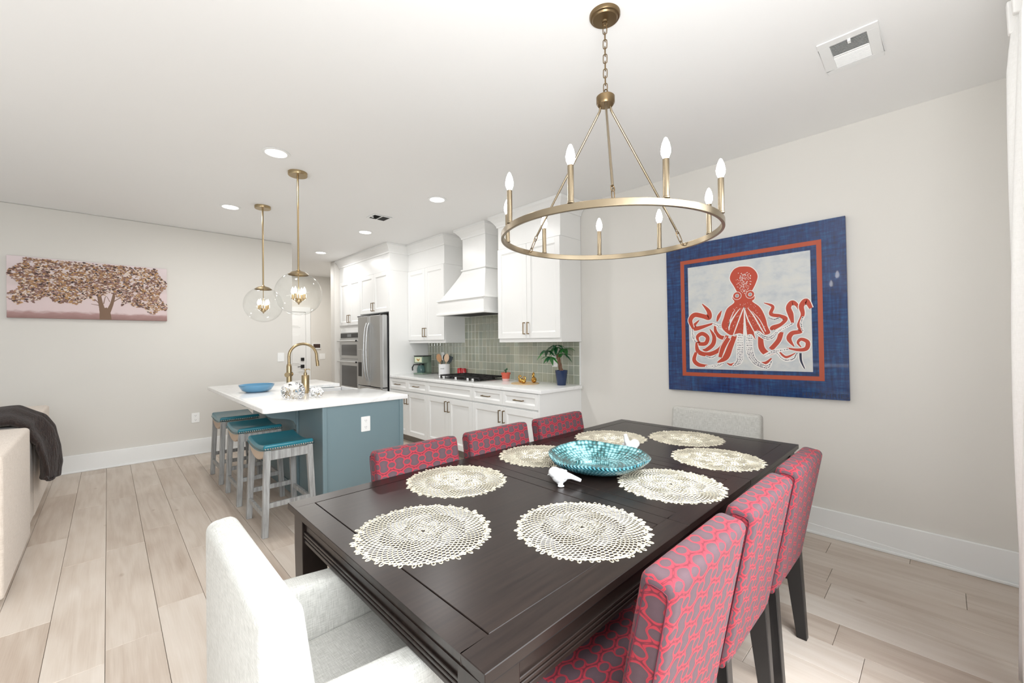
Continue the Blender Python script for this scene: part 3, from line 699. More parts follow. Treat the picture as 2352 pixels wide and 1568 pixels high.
# faucet
t = thing('kitchen_faucet', 'tall brass gooseneck faucet at the island sink', 'faucet', (-4.56, 1.305, 0.912))
MB().lathe([(0.0001, 0), (0.03, 0), (0.03, 0.006), (0.024, 0.01), (0.024, 0.235), (0.021, 0.25), (0.015, 0.262), (0.0001, 0.262)], n=24).build('faucet_body', 'brass', t)
pts = [(0, 0, 0.25), (0, 0, 0.34)]
for i in range(17):
    a = math.pi-math.pi*1.0*i/16; pts.append((0, 0.132+0.132*math.cos(a), 0.335+0.125*math.sin(a)))
pts += [(0, 0.268, 0.28), (0, 0.274, 0.235)]
MB().tube(pts, 0.014, 14).build('gooseneck', 'brass', t)
MB().tube([(0, 0.270, 0.285), (0, 0.275, 0.228)], 0.0165, 14).build('spray_head', 'brass', t)
MB().tube([(-0.045, 0, 0.155), (0.05, 0, 0.155)], 0.018, 16).tube([(0.05, 0, 0.155), (0.058, 0, 0.155)], 0.024, 16).tube([(-0.05, 0, 0.155), (-0.044, 0, 0.155)], 0.024, 16).build('handle', 'brass', t, tf=Matrix.Rotation(R(-35), 4, 'Z'))
t = thing('soap_dispenser', 'brass soap pump bottle beside the faucet', 'soap dispenser', (-4.16, 1.33, 0.912))
MB().lathe([(0.0001, 0), (0.032, 0), (0.033, 0.004), (0.033, 0.163), (0.03, 0.168), (0.0001, 0.168)], n=28).build('bottle', 'brass', t)
MB().lathe([(0.015, 0.168), (0.015, 0.19), (0.007, 0.193), (0.007, 0.215), (0.011, 0.217), (0.011, 0.226), (0.0001, 0.227)], n=18).tube([(0, 0, 0.221), (0.02, 0.028, 0.222), (0.024, 0.034, 0.212)], 0.0045, 8).build('pump', 'brass', t)
# blue bowl
t = MB().lathe([(0.0001, 0.006), (0.07, 0.006), (0.12, 0.03), (0.148, 0.072), (0.152, 0.072), (0.150, 0.06), (0.125, 0.02), (0.085, 0.0), (0.0001, 0.0)], n=48).build('blue_bowl', 'bowlblue')
t.location = (-4.62, 1.035, 0.912); tag(t, 'shallow sky blue glazed bowl on the island', 'bowl')
# cut glass ornaments
def lump(name, label, loc, r, sq, seed):
    bm = bmesh.new(); bmesh.ops.create_icosphere(bm, subdivisions=3, radius=1)
    for v in bm.verts:
        d = noise.noise(v.co*1.7+Vector((seed, 0, 0)))*0.16+noise.noise(v.co*5+Vector((0, seed, 0)))*0.14+noise.noise(v.co*13)*0.10
        v.co = v.co*(1+d); v.co.x *= r[0]; v.co.y *= r[1]; v.co.z *= r[2]
        if v.co.z < -r[2]*0.8: v.co.z = -r[2]*0.8
        v.co.z += r[2]*0.8
    me = bpy.data.meshes.new(name); bm.to_mesh(me); bm.free(); me.materials.append(M['crystal'])
    o = bpy.data.objects.new(name, me); COL.objects.link(o); o.location = loc; o.rotation_euler = (0, 0, R(sq)); return tag(o, label, 'ornament')
lump('glass_ornament', 'large lumpy clear glass ornament on the island, left of the small one', (-3.80, 1.115, 0.9125), (0.10, 0.085, 0.078), 30, 3.1)
lump('glass_ornament', 'small lumpy clear glass ornament touching the large one on its right', (-3.74, 1.285, 0.9125), (0.06, 0.055, 0.05), 10, 8.4)

# ---------------- bar stools ----------------
def make_stool(label):
    t = thing('bar_stool', label, 'stool', (0, 0, 0), 0, 'teal saddle stools along the island')
    zt = lambda x: 0.622+0.026*(x/0.23)**2
    n = 16; xs = [-0.235+0.47*i/n for i in range(n+1)]
    top = [(x, zt(x)+0.006) for x in xs]; bot = [(x, zt(x)-0.034) for x in reversed(xs)]
    MB().prism(top+bot, -0.17, 0.17, 1, 0, True).build('seat', 'teal', t, bevel=0.016, seg=4)
    bl = [(x, zt(x)-0.030) for x in xs[1:-1]]; bb = [(x, zt(x)-0.058-0.050*(1-(x/0.24)**2)) for x in reversed(xs[1:-1])]
    MB().prism(bl+bb, -0.165, 0.165, 1, 0, True).build('padded_rail', 'linenside', t, bevel=0.008, seg=3)
    for s in (-1, 1):
        q = MB()
        for i in range(n): q.tube([(xs[i], s*0.171, zt(xs[i])-0.033), (xs[i+1], s*0.171, zt(xs[i+1])-0.033)], 0.003, 6, 0, False)
        q.build('welt', 'teal', t)
        nb = MB()
        for i in range(21): nb.ball((s*0.237, -0.158+0.316*i/20, 0.6235), 0.005, 0.0068, 0.0068, 6)
        q = nb.build('nailhead_trim', 'nail', t); q['kind'] = 'stuff'
    def leg(sx, sy):
        tx, ty = sx*0.208, sy*0.142; bx, by = sx*0.232, sy*0.166; a, c = 0.021, 0.019
        vs = [(bx-c, by-c, 0), (bx+c, by-c, 0), (bx+c, by+c, 0), (bx-c, by+c, 0), (tx-a, ty-a, 0.61), (tx+a, ty-a, 0.61), (tx+a, ty+a, 0.61), (tx-a, ty+a, 0.61)]
        return MB().hexa(vs)
    for sx in (-1, 1):
        for sy in (-1, 1): leg(sx, sy).build('leg', 'stoolwood', t, bevel=0.003)
    for s in (-1, 1):
        MB().box(s*0.222-0.012, s*0.222+0.012, -0.135, 0.135, 0.54, 0.605).build('rail', 'stoolwood', t, bevel=0.002)
        MB().box(s*0.228-0.01, s*0.228+0.01, -0.14, 0.14, 0.20, 0.235).build('stretcher', 'stoolwood', t, bevel=0.002)
        MB().box(-0.21, 0.21, s*0.160-0.01, s*0.160+0.01, 0.13 if s < 0 else 0.17, 0.165 if s < 0 else 0.205).build('stretcher', 'stoolwood', t, bevel=0.002)
    return t
s0 = make_stool('teal leather saddle stool nearest the dining table')
s0.location = (-3.585, 0.96, 0)
dup(s0, (-4.39, 0.96, 0), 0, 'middle teal leather saddle stool of the three at the island')
dup(s0, (-5.17, 0.96, 0), 0, 'teal leather saddle stool farthest from the dining table, nearest the left wall')

# ---------------- pendants ----------------
def pendant(x, y, zg, label):
    t = thing('globe_pendant', label, 'pendant light', (x, y, H), 0, 'glass globe pendants over the island'); zg -= H
    MB().lathe([(0.0001, -0.028), (0.072, -0.028), (0.075, -0.024), (0.075, 0)], n=36).build('canopy', 'brass', t)
    MB().tube([(0, 0, -0.028), (0, 0, zg+0.19)], 0.008, 12).build('rod', 'brass', t)
    MB().lathe([(0.0001, zg+0.205), (0.012, zg+0.203), (0.02, zg+0.193), (0.055, zg+0.183), (0.082, zg+0.163), (0.078, zg+0.158)], n=36).build('cap', 'brass', t)
    r = 0.183
    prof = [(r*math.sin(R(a)), zg+r*math.cos(R(a))) for a in list(range(24, 180, 6))+[179.9]]
    MB().lathe(prof, n=64).build('glass_globe', 'glass', t)
    c = MB().tube([(0, 0, zg+0.17), (0, 0, zg-0.05)], 0.004, 8).lathe([(0.0001, zg-0.092), (0.006, zg-0.09), (0.008, zg-0.08), (0.022, zg-0.07), (0.026, zg-0.055), (0.02, zg-0.04), (0.0001, zg-0.036)], n=20)
    for k in range(4):
        a = R(45+90*k); px, py = 0.05*math.cos(a), 0.05*math.sin(a)
        c.tube([(0, 0, zg-0.052), (px*0.6, py*0.6, zg-0.058), (px, py, zg-0.045)], 0.004, 8)
        c.lathe([(0.0001, zg-0.045), (0.013, zg-0.043), (0.013, zg-0.038), (0.009, zg-0.037), (0.009, zg-0.002), (0.0001, zg)], px, py, 0, 14)
    c = c.build('socket_cluster', 'brass', t)
    for k in range(4):
        a = R(45+90*k); px, py = 0.05*math.cos(a), 0.05*math.sin(a)
        MB().lathe([(0.0001, zg), (0.007, zg+0.001), (0.013, zg+0.018), (0.010, zg+0.035), (0.0001, zg+0.058)], px, py, 0, 14).build('bulb', 'bulbwarm', c)
    return t
pendant(-3.79, 1.163, 1.795, 'clear glass globe pendant nearest the dining table')
pendant(-4.965, 1.178, 1.786, 'clear glass globe pendant farther from the dining table, at the left')

# ---------------- chandelier ----------------
cx, cy = -1.035, 1.593
t = thing('wagon_wheel_chandelier', 'round bronze ring chandelier with nine lit candle bulbs', 'chandelier', (cx, cy, H))
MB().lathe([(0.0001, -0.034), (0.012, -0.034), (0.014, -0.028), (0.052, -0.024), (0.056, -0.018), (0.063, -0.016), (0.067, -0.010), (0.067, 0)], n=40).build('canopy', 'darkbronze', t)
MB().tube([(0.011*math.cos(a/10*2*math.pi), 0, -0.042+0.011*math.sin(a/10*2*math.pi)) for a in range(10)], 0.003, 8, closed=True).build('canopy_loop', 'darkbronze', t)
def link(c, L, Wd, r, ang, ax=Vector((0, 0, 1))):
    pts = []
    for i in range(16):
        a = 2*math.pi*i/16; pts.append(Vector((Wd*math.cos(a), 0, (L-Wd)*(1 if math.sin(a) > 0 else -1)*(abs(math.sin(a)) > 0.2)+Wd*math.sin(a))))
    q = Vector((0, 0, 1)).rotation_difference(ax) @ Matrix.Rotation(ang, 4, 'Z').to_quaternion()
    return MB().tube([Vector(c)+q @ p for p in pts], r, 6, closed=True)
zc = -0.066
nl = 9; z_end = -0.325
for i in range(nl):
    z = zc+(z_end-zc)*i/(nl-1); link((0, 0, z), 0.0205, 0.0085, 0.0022, R(90*(i % 2)+25)).build('chain_link', 'darkbronze', t)
MB().tube([(0.014*math.cos(math.pi*i/8), 0, -0.362+0.03*math.sin(math.pi*i/8)) for i in range(9)], 0.0028, 8).build('hub_loop', 'darkbronze', t)
MB().lathe([(0.0001, -0.362), (0.036, -0.362), (0.040, -0.366), (0.040, -0.392), (0.034, -0.402), (0.0001, -0.402)], n=32).build('hub', 'darkbronze', t)
ZR = 1.835-H; RR = 0.463
b = MB(); n = 96
b.lathe([(RR-0.006, ZR-0.013), (RR+0.006, ZR-0.013), (RR+0.006, ZR+0.013), (RR-0.006, ZR+0.013), (RR-0.006, ZR-0.013)], n=n, smooth=True)
b.build('ring', 'nickelbrass', t, bevel=0.0015, seg=2)
for a in (-54, 70, 182):
    a = R(a); d = Vector((math.cos(a), math.sin(a), 0)); p0 = d*0.026+Vector((0, 0, -0.400)); p1 = d*0.030+Vector((0, 0, -0.418)); pe = d*(RR-0.055)+Vector((0, 0, ZR+0.075))
    rod = MB().tube([p0, p1, p1+(pe-p1).normalized()*0.02, pe], 0.0052, 10).build('rod', 'nickelbrass', t)
    ax = (d*(RR-0.014)+Vector((0, 0, ZR+0.004))-pe); L = ax.length; ax.normalize()
    link(pe+ax*0.012, 0.013, 0.008, 0.002, 0, ax).build('rod_link', 'darkbronze', rod)
    link(pe+ax*(L*0.5), L*0.34, 0.007, 0.002, R(90), ax).build('rod_link', 'darkbronze', rod)
    link(pe+ax*(L-0.008), 0.012, 0.008, 0.002, 0, ax).build('rod_link', 'darkbronze', rod)
for k in range(9):
    a = R(8+40*k); x, y = RR*math.cos(a), RR*math.sin(a)
    s = MB().lathe([(0.0001, ZR+0.013), (0.0125, ZR+0.013), (0.0125, ZR+0.018), (0.0108, ZR+0.020), (0.0108, ZR+0.145), (0.0001, ZR+0.146)], x, y, 0, 18).build('candle_sleeve', 'nickelbrass', t)
    MB().lathe([(0.0001, ZR+0.144), (0.009, ZR+0.147), (0.0155, ZR+0.163), (0.0165, ZR+0.176), (0.012, ZR+0.198), (0.005, ZR+0.215), (0.0001, ZR+0.219)], x, y, 0, 16).build('candle_bulb', 'bulb', s)

# ---------------- dining table ----------------
TX0, TX1, TY0, TY1 = -1.76, -0.59, 0.495, 2.894; tx, ty = (TX0+TX1)/2, (TY0+TY1)/2
t = thing('dining_table', 'long espresso brown wooden dining table with centre leaf', 'table', (tx, ty, 0))
hw, hl = (TX1-TX0)/2, (TY1-TY0)/2
MB().box(-hw+0.012, hw-0.012, -hl+0.012, hl-0.012, 0.722, 0.742).build('under_top', 'tablegap', t)
bd = 0.074
for (y0, y1) in ((0.495, 1.379), (1.381, 2.019), (2.021, 2.894)):
    y0 -= ty; y1 -= ty; q = MB(); g = 0.0
    n0 = bd if y0 < -1 else 0.066; n1 = bd if y1 > 1 else 0.066
    q.box(-hw, -hw+bd, y0, y1, 0.735, 0.76).box(hw-bd, hw, y0, y1, 0.735, 0.76).box(-hw+bd, hw-bd, y0, y0+n0, 0.735, 0.76).box(-hw+bd, hw-bd, y1-n1, y1, 0.735, 0.76)
    q = q.build('tabletop_section', 'table', t, bevel=0.0015, seg=1)
    MB().box(-hw+bd+0.003, hw-bd-0.003, y0+n0+0.003, y1-n1-0.003, 0.742, 0.7597).build('inset_panel', 'table', q, bevel=0.0012, seg=1)
def apron(x0, x1, y0, y1, nx, ny):
    q = MB().box(x0, x1, y0, y1, 0.635, 0.722)
    e = 0.006
    for z0, z1, w in ((0.655, 0.664, e), (0.668, 0.677, e), (0.635, 0.648, 0.004)):
        q.box(x0-(w if nx < 0 else 0), x1+(w if nx > 0 else 0), y0-(w if ny < 0 else 0), y1+(w if ny > 0 else 0), z0, z1)
    return q.build('apron', 'table', t, bevel=0.0015, seg=1)
i_ = 0.028; th = 0.02
apron(-hw+0.11, hw-0.11, -hl+i_, -hl+i_+th, 0, -1); apron(-hw+0.11, hw-0.11, hl-i_-th, hl-i_, 0, 1)
apron(-hw+i_, -hw+i_+th, -hl+0.11, hl-0.11, -1, 0); apron(hw-i_-th, hw-i_, -hl+0.11, hl-0.11, 1, 0)
for sx in (-1, 1):
    for sy in (-1, 1):
        x, y = sx*(hw-0.064), sy*(hl-0.064); c = 0.046
        MB().hexa([(x-0.036, y-0.036, 0), (x+0.036, y-0.036, 0), (x+0.036, y+0.036, 0), (x-0.036, y+0.036, 0), (x-c, y-c, 0.60), (x+c, y-c, 0.60), (x+c, y+c, 0.60), (x-c, y+c, 0.60)]).box(x-c, x+c, y-c, y+c, 0.60, 0.7225).build('leg', 'table', t, bevel=0.003)

# ---------------- placemats ----------------
def mat_mesh():
    rnd = random.Random(7); N = 880; Rm = 0.214; pts = []
    ga = math.pi*(3-5**0.5)
    for i in range(N):
        r = Rm*((i+1.0)/N)**0.62; a = i*ga; pts.append(Vector((r*math.cos(a)+rnd.gauss(0, 0.0004), r*math.sin(a)+rnd.gauss(0, 0.0004))))
    rmax = Rm*0.985
    verts, edges, faces, *_ = geometry.delaunay_2d_cdt(pts, [], [], 0, 1e-7)
    cent = []; good = []
    for f in faces:
        c = sum((Vector(verts[i]) for i in f), Vector((0, 0)))/3; cent.append(c); good.append(c.length < rmax and c.length > 0.006)
    em = {}
    for fi, f in enumerate(faces):
        if not good[fi]: continue
        for k in range(3): em.setdefault(tuple(sorted((f[k], f[(k+1) % 3]))), []).append(fi)
    b = MB()
    def seg(p, q, w, z0=0.0, z1=0.0020):
        d = q-p
        if d.length < 1e-5: return
        nn = Vector((-d.y, d.x)).normalized()*w; e = d.normalized()*w*0.4; p = p-e; q = q+e
        b.add([(p.x+nn.x, p.y+nn.y, z0), (p.x-nn.x, p.y-nn.y, z0), (q.x-nn.x, q.y-nn.y, z0), (q.x+nn.x, q.y+nn.y, z0), (p.x, p.y, z1), (q.x, q.y, z1)],
              [(0, 3, 5, 4), (1, 4, 5, 2), (0, 4, 1), (3, 2, 5)])
    for e, fs in em.items():
        if len(fs) == 2:
            w = 0.00075+0.0011*min(1, cent[fs[0]].length/Rm); seg(cent[fs[0]], cent[fs[1]], w)
    # outer petal loops
    K = 74
    for k in range(K):
        a = 2*math.pi*k/K+rnd.gauss(0, 0.01); r0 = rmax-0.006+0.006*math.sin(k*2.1)+rnd.uniform(-0.005, 0.005); L = rnd.uniform(0.012, 0.017); wd = 0.0050
        d = Vector((math.cos(a), math.sin(a))); s = Vector((-d.y, d.x)); c = d*(r0+0.004); pr = None
        for i in range(9):
            an = 2*math.pi*i/8; q = c+d*math.cos(an)*L*0.62+s*math.sin(an)*wd
            if pr is not None: seg(pr, q, 0.0017)
            pr = q
    o = b.build('placemat', 'mat'); return o
mlab = [('round gold lattice placemat at the near left corner, before the cream armchair', -1.178, 0.734, 0), ('round gold lattice placemat beside the nearest red chair back on the right', -0.829, 1.117, 80),
        ('round gold lattice placemat by the leftmost red chair on the island side', -1.509, 1.112, 190), ('round gold lattice placemat right of the teal bowl', -0.812, 1.718, 140),
        ('round gold lattice placemat at the far right, by the farthest red chair', -0.819, 2.258, 20), ('round gold lattice placemat at the table head before the far cream chair', -1.127, 2.60, 60),
        ('round gold lattice placemat behind the teal bowl, far left side', -1.471, 2.286, 230), ('round gold lattice placemat left of the teal bowl, partly hidden by it', -1.518, 1.672, 310)]
m0 = None
for lab, x, y, a in mlab:
    if m0 is None: m0 = o = mat_mesh()
    else: o = m0.copy(); COL.objects.link(o)
    o.location = (x, y, 0.7602); o.rotation_euler = (0, 0, R(a)); tag(o, lab, 'placemat', 'gold placemats on the dining table')

# ---------------- centre bowl and birds ----------------
b = MB(); n = 128; Rb = 0.236; prof = []
up_ = [(0.002, 0.008), (0.06, 0.009), (0.11, 0.014), (0.16, 0.028), (0.2, 0.047), (0.228, 0.066), (0.236, 0.076)]
dn = [(0.239, 0.074), (0.232, 0.06), (0.205, 0.038), (0.165, 0.018), (0.12, 0.004), (0.09, 0.0), (0.002, 0.0)]
ring_uv = []
vs = []
for (r, z) in up_+dn:
    for j in range(n):
        a = 2*math.pi*j/n; w = 1+0.02*math.cos(3*a+1)*(r/Rb)**2; zz = z+(0.008*math.cos(2*a+0.6)+0.004*math.cos(5*a))*(r/Rb)**3
        vs.append((r*w*math.cos(a), r*w*math.sin(a), max(zz, 0)))
fs = []
K = len(up_)+len(dn)
for i in range(K-1):
    for j in range(n): fs.append((i*n+j, i*n+(j+1) % n, (i+1)*n+(j+1) % n, (i+1)*n+j))
me = bpy.data.meshes.new('fish_scale_bowl'); me.from_pydata(vs, [], fs); me.polygons.foreach_set('use_smooth', [True]*len(fs)); me.materials.append(M['tealbowl']); me.materials.append(M['scalebowl'])
for p in me.polygons: p.material_index = 1 if p.index//n < len(up_)-1 else 0
uvl = me.uv_layers.new(name='uv')
for p in me.polygons:
    i, j = divmod(p.index, n)
    cs = ((j/n, i/(K-1)), ((j+1)/n, i/(K-1)), ((j+1)/n, (i+1)/(K-1)), (j/n, (i+1)/(K-1)))
    for li, c in zip(p.loop_indices, cs):
        rr = (up_+dn)[round(c[1]*(K-1))][0]/0.24; uvl.data[li].uv = (c[0], rr)
t = thing('decorative_bowl', 'large teal glazed bowl with fish scale relief on the dining table', 'bowl', (-1.145, 1.685, 0.7602))
o = bpy.data.objects.new('bowl', me); COL.objects.link(o); o.parent = t
# raised fish swirling round the inside
b = MB(); sec = []
for i in range(33):
    u = i/32; a = R(200-250*u); r = 0.115-0.02*math.sin(math.pi*u); w = 0.04*math.sin(math.pi*min(1, u*1.08))**0.7*(1-0.35*u)+0.002
    if u > 0.9: w = 0.012+0.25*(u-0.9)
    sec.append((a, r, w))
vs = []; fs = []
for a, r, w in sec:
    for k in range(9):
        q = -1+2*k/8; rr = r+w*q; z0 = 0.011+max(0, rr-0.1)*0.30; vs.append((rr*math.cos(a), rr*math.sin(a), z0+0.016*math.sqrt(max(0, 1-q*q))-0.002))
for i in range(32):
    for k in range(8): fs.append((i*9+k, i*9+k+1, (i+1)*9+k+1, (i+1)*9+k))
b.add(vs, fs, 0, True); o = b.build('fish_relief', 'scalebowl', t)
me = o.data; uvl = me.uv_layers.new(name='uv')
for p in me.polygons:
    for li in p.loop_indices:
        c = me.vertices[me.loops[li].vertex_index].co; uvl.data[li].uv = (math.atan2(c.y, c.x)/(2*math.pi), c.to_2d().length/0.24)
def bird(name, label, loc, rz, tail):
    b = MB(); b.ball((0, 0, 0.042), 0.036, 0.030, 0.031, 20); b.ball((0.022, 0, 0.057), 0.027, 0.025, 0.024, 16)
    b.tube([(-0.015, 0, 0.045), (-0.05, 0, 0.045+0.25*tail*0.03), (-0.09, 0, 0.040+0.02*tail)] if tail < 1 else [(-0.012, 0, 0.045), (-0.026, 0, 0.075), (-0.034, 0, 0.112)], [0.019, 0.011 if tail < 1 else 0.015, 0.0075 if tail < 1 else 0.009], 12)
    b.tube([(0.040, 0, 0.052), (0.054, 0, 0.046)], [0.006, 0.001], 8)
    b.ball((-0.002, 0.018, 0.005), 0.016, 0.008, 0.0055, 10); b.ball((-0.002, -0.018, 0.005), 0.016, 0.008, 0.0055, 10)
    b.ball((0, 0.01, 0.018), 0.014, 0.012, 0.016, 10); b.ball((0, -0.01, 0.018), 0.014, 0.012, 0.016, 10)
    o = b.build(name, 'ceramic'); r = o.modifiers.new('remesh', 'REMESH'); r.mode = 'VOXEL'; r.voxel_size = 0.0022; r.use_smooth_shade = True
    s = o.modifiers.new('smooth', 'SMOOTH'); s.iterations = 4
    o.location = loc; o.rotation_euler = (0, 0, rz); tag(o, label, 'figurine', 'white ceramic birds by the teal bowl')
    for s_ in (-1, 1):
        w = MB(); w.ball((0, 0, 0), 0.022, 0.004, 0.012, 12); 
        w = w.build('wing', 'ceramic', o, tf=Matrix.Translation((-0.016, s_*0.026, 0.046)) @ Matrix.Rotation(R(20), 4, 'Y') @ Matrix.Rotation(R(-s_*12), 4, 'Z'))
    return o
bird('ceramic_bird', 'white ceramic bird in front of the teal bowl', (-1.135, 1.375, 0.7602), R(228), -1.0)
bd2 = bird('ceramic_bird', 'white ceramic bird with raised tail half hidden behind the teal bowl', (-1.175, 2.025, 0.7602), R(60), 3.2)

# ---------------- dining chairs ----------------
def make_chair(label):
    t = thing('dining_chair', label, 'chair', (0, 0, 0), 0, 'red geometric upholstered dining chairs'); w = 0.228
    z0, z1 = 0.362, 0.882; yr0, yr1, yf0, yf1 = -0.235, -0.325, -0.145, -0.244
    vs = [(-w, yr0, z0), (w, yr0, z0), (w, yf0, z0+0.01), (-w, yf0, z0+0.01), (-w, yr1, z1-0.012), (w, yr1, z1-0.012), (w, yf1, z1), (-w, yf1, z1)]
    back = MB().hexa(vs).build('backrest', 'redfab', t, bevel=0.022, seg=5, uv=True)
    for s in (-1, 1):
        c = [Vector((s*(w+0.0005), a, z)) for a, z in ((yr0+0.012, z0+0.02), (yf0-0.012, z0+0.02), (yf1-0.014, z1-0.022), (yr1+0.015, z1-0.030))]
        pts = []
        for i in range(4):
            p, q, r_ = c[i-1], c[i], c[(i+1) % 4]; a = q+(p-q).normalized()*0.015; d = q+(r_-q).normalized()*0.015
            pts += [a, (a+d)/2*0.5+q*0.5, d]
        MB().tube(pts, 0.0016, 6, closed=True).build('piping', 'piping', back)
    MB().hexa([(-w, -0.235, 0.40), (w, -0.235, 0.40), (w, 0.235, 0.40), (-w, 0.235, 0.40), (-w, -0.20, 0.485), (w, -0.20, 0.485), (w, 0.235, 0.485), (-w, 0.235, 0.485)]).build('seat', 'redfab', t, bevel=0.018, seg=4, uv=True)
    for s in (-1, 1):
        x = s*0.197
        MB().hexa([(x-0.018, -0.262, 0), (x+0.018, -0.262, 0), (x+0.018, -0.222, 0), (x-0.018, -0.222, 0), (x-0.021, -0.238, 0.42), (x+0.021, -0.238, 0.42), (x+0.021, -0.165, 0.42), (x-0.021, -0.165, 0.42)]).build('leg', 'blackwood', t, bevel=0.003)
        MB().hexa([(x-0.017, 0.18, 0), (x+0.017, 0.18, 0), (x+0.017, 0.214, 0), (x-0.017, 0.214, 0), (x-0.022, 0.175, 0.402), (x+0.022, 0.175, 0.402), (x+0.022, 0.220, 0.402), (x-0.022, 0.220, 0.402)]).build('leg', 'blackwood', t, bevel=0.003)
    return t
c0 = make_chair('red patterned dining chair nearest the camera, on the right side of the table'); c0.location = (-0.702, 1.047, 0); c0.rotation_euler = (0, 0, R(90))
for x, y, a, lab in ((-0.702, 1.56, 90, 'middle red patterned chair on the right side of the table'), (-0.702, 2.095, 90, 'farthest red patterned chair on the right side, nearest the octopus painting wall'),
                     (-1.540, 1.097, -90, 'red patterned chair on the island side nearest the near cream armchair'), (-1.540, 1.632, -90, 'middle red patterned chair on the island side of the table'),
                     (-1.540, 2.19, -90, 'red patterned chair on the island side farthest from the camera')):
    dup(c0, (x, y, 0), R(a), lab)
def make_armchair(label):
    t = thing('cream_armchair', label, 'chair', (0, 0, 0), 0, 'cream linen armchairs at the table ends'); w = 0.30
    MB().hexa([(-w, 0, 0.30), (w, 0, 0.30), (w, 0.15, 0.30), (-w, 0.15, 0.30), (-w, 0.0, 0.876), (w, 0.0, 0.876), (w, 0.075, 0.882), (-w, 0.075, 0.882)]).build('backrest', 'cream', t, bevel=0.026, seg=5, uv=True)
    for s in (-1, 1):
        x0, x1 = s*0.205, s*0.298
        MB().hexa([(min(x0, x1), 0.10, 0.30), (max(x0, x1), 0.10, 0.30), (max(x0, x1), 0.56, 0.30), (min(x0, x1), 0.56, 0.30), (min(x0, x1), 0.10, 0.652), (max(x0, x1), 0.10, 0.652), (max(x0, x1), 0.54, 0.605), (min(x0, x1), 0.54, 0.605)]).build('armrest', 'cream', t, bevel=0.024, seg=5, uv=True)
    MB().box(-0.207, 0.207, 0.11, 0.575, 0.31, 0.475).build('seat', 'cream', t, bevel=0.018, seg=4, uv=True)
    for sx in (-1, 1):
        for yy in (0.05, 0.52):
            x = sx*0.26; MB().hexa([(x-0.015, yy-0.015, 0), (x+0.015, yy-0.015, 0), (x+0.015, yy+0.015, 0), (x-0.015, yy+0.015, 0), (x-0.022, yy-0.022, 0.31), (x+0.022, yy-0.022, 0.31), (x+0.022, yy+0.022, 0.31), (x-0.022, yy+0.022, 0.31)]).build('leg', 'blackwood', t, bevel=0.002)
    return t
a0 = make_armchair('cream linen armchair at the near end of the table'); a0.location = (-1.143, 0.192, 0)
dup(a0, (-1.13, 3.13, 0), R(180), 'cream linen armchair at the far end of the table by the wall')

# ---------------- sofa and throw ----------------
t = thing('sofa', 'beige upholstered sofa at the left edge of the room', 'sofa', (-4.9, -0.85, 0))
MB().box(-1.15, 1.45, -0.55, 0.405, 0.03, 0.46).build('base', 'sofa', t, bevel=0.03, seg=3, uv=True)
MB().box(-1.17, 0.02, 0.18, 0.44, 0.05, 0.80).build('backrest', 'sofa', t, bevel=0.025, seg=3, uv=True)
MB().box(0.42, 1.47, 0.16, 0.455, 0.04, 0.80).build('backrest', 'sofa', t, bevel=0.02, seg=3, uv=True)
MB().box(-0.02, 0.46, 0.20, 0.436, 0.05, 0.775).build('backrest', 'sofa', t, bevel=0.025, seg=3, uv=True)
MB().box(-1.18, -1.02, -0.55, 0.20, 0.05, 0.62).build('armrest', 'sofa', t, bevel=0.03, seg=3, uv=True)
for x0, x1 in ((-1.0, 0.1), (0.15, 1.25)):
    MB().box(x0, x1, -0.5, 0.16, 0.455, 0.58).build('seat_cushion', 'sofa', t, bevel=0.04, seg=4, uv=True)
def cushion(name, label, c, s, rot, mt='sofa'):
    b = MB(); vs = []; n = 14
    for sd in (1, -1):
        for i in range(n+1):
            for j in range(n+1):
                u, v = -1+2*i/n, -1+2*j/n; h = (max(0, 1-abs(u)**3)*max(0, 1-abs(v)**3))**0.55; k = 1-0.05*(1-abs(u)**2)*(abs(v) > 0.99)-0.05*(1-abs(v)**2)*(abs(u) > 0.99)
                vs.append((u*s[0]*k, sd*h*s[1], v*s[2]*k))
    fs = []; N = (n+1)**2
    for o_ in (0, 1):
        for i in range(n):
            for j in range(n): fs.append(tuple(o_*N+q for q in (i*(n+1)+j, (i+1)*(n+1)+j, (i+1)*(n+1)+j+1, i*(n+1)+j+1)))
    b.add(vs, fs, 0, True); o = b.build(name, mt, uv=True); o.location = c; o.rotation_euler = rot
    return tag(o, label, 'cushion', 'cushions on the sofa')
cushion('sofa_cushion', 'beige cushion poking up behind the dark throw', (-5.25, -0.83, 0.755), (0.40, 0.11, 0.20), (R(-12), 0, R(4)))
cushion('sofa_cushion', 'pale beige cushion in front of the dark throw at the frame edge', (-4.12, -0.83, 0.73), (0.34, 0.11, 0.17), (R(-14), 0, R(-3)))
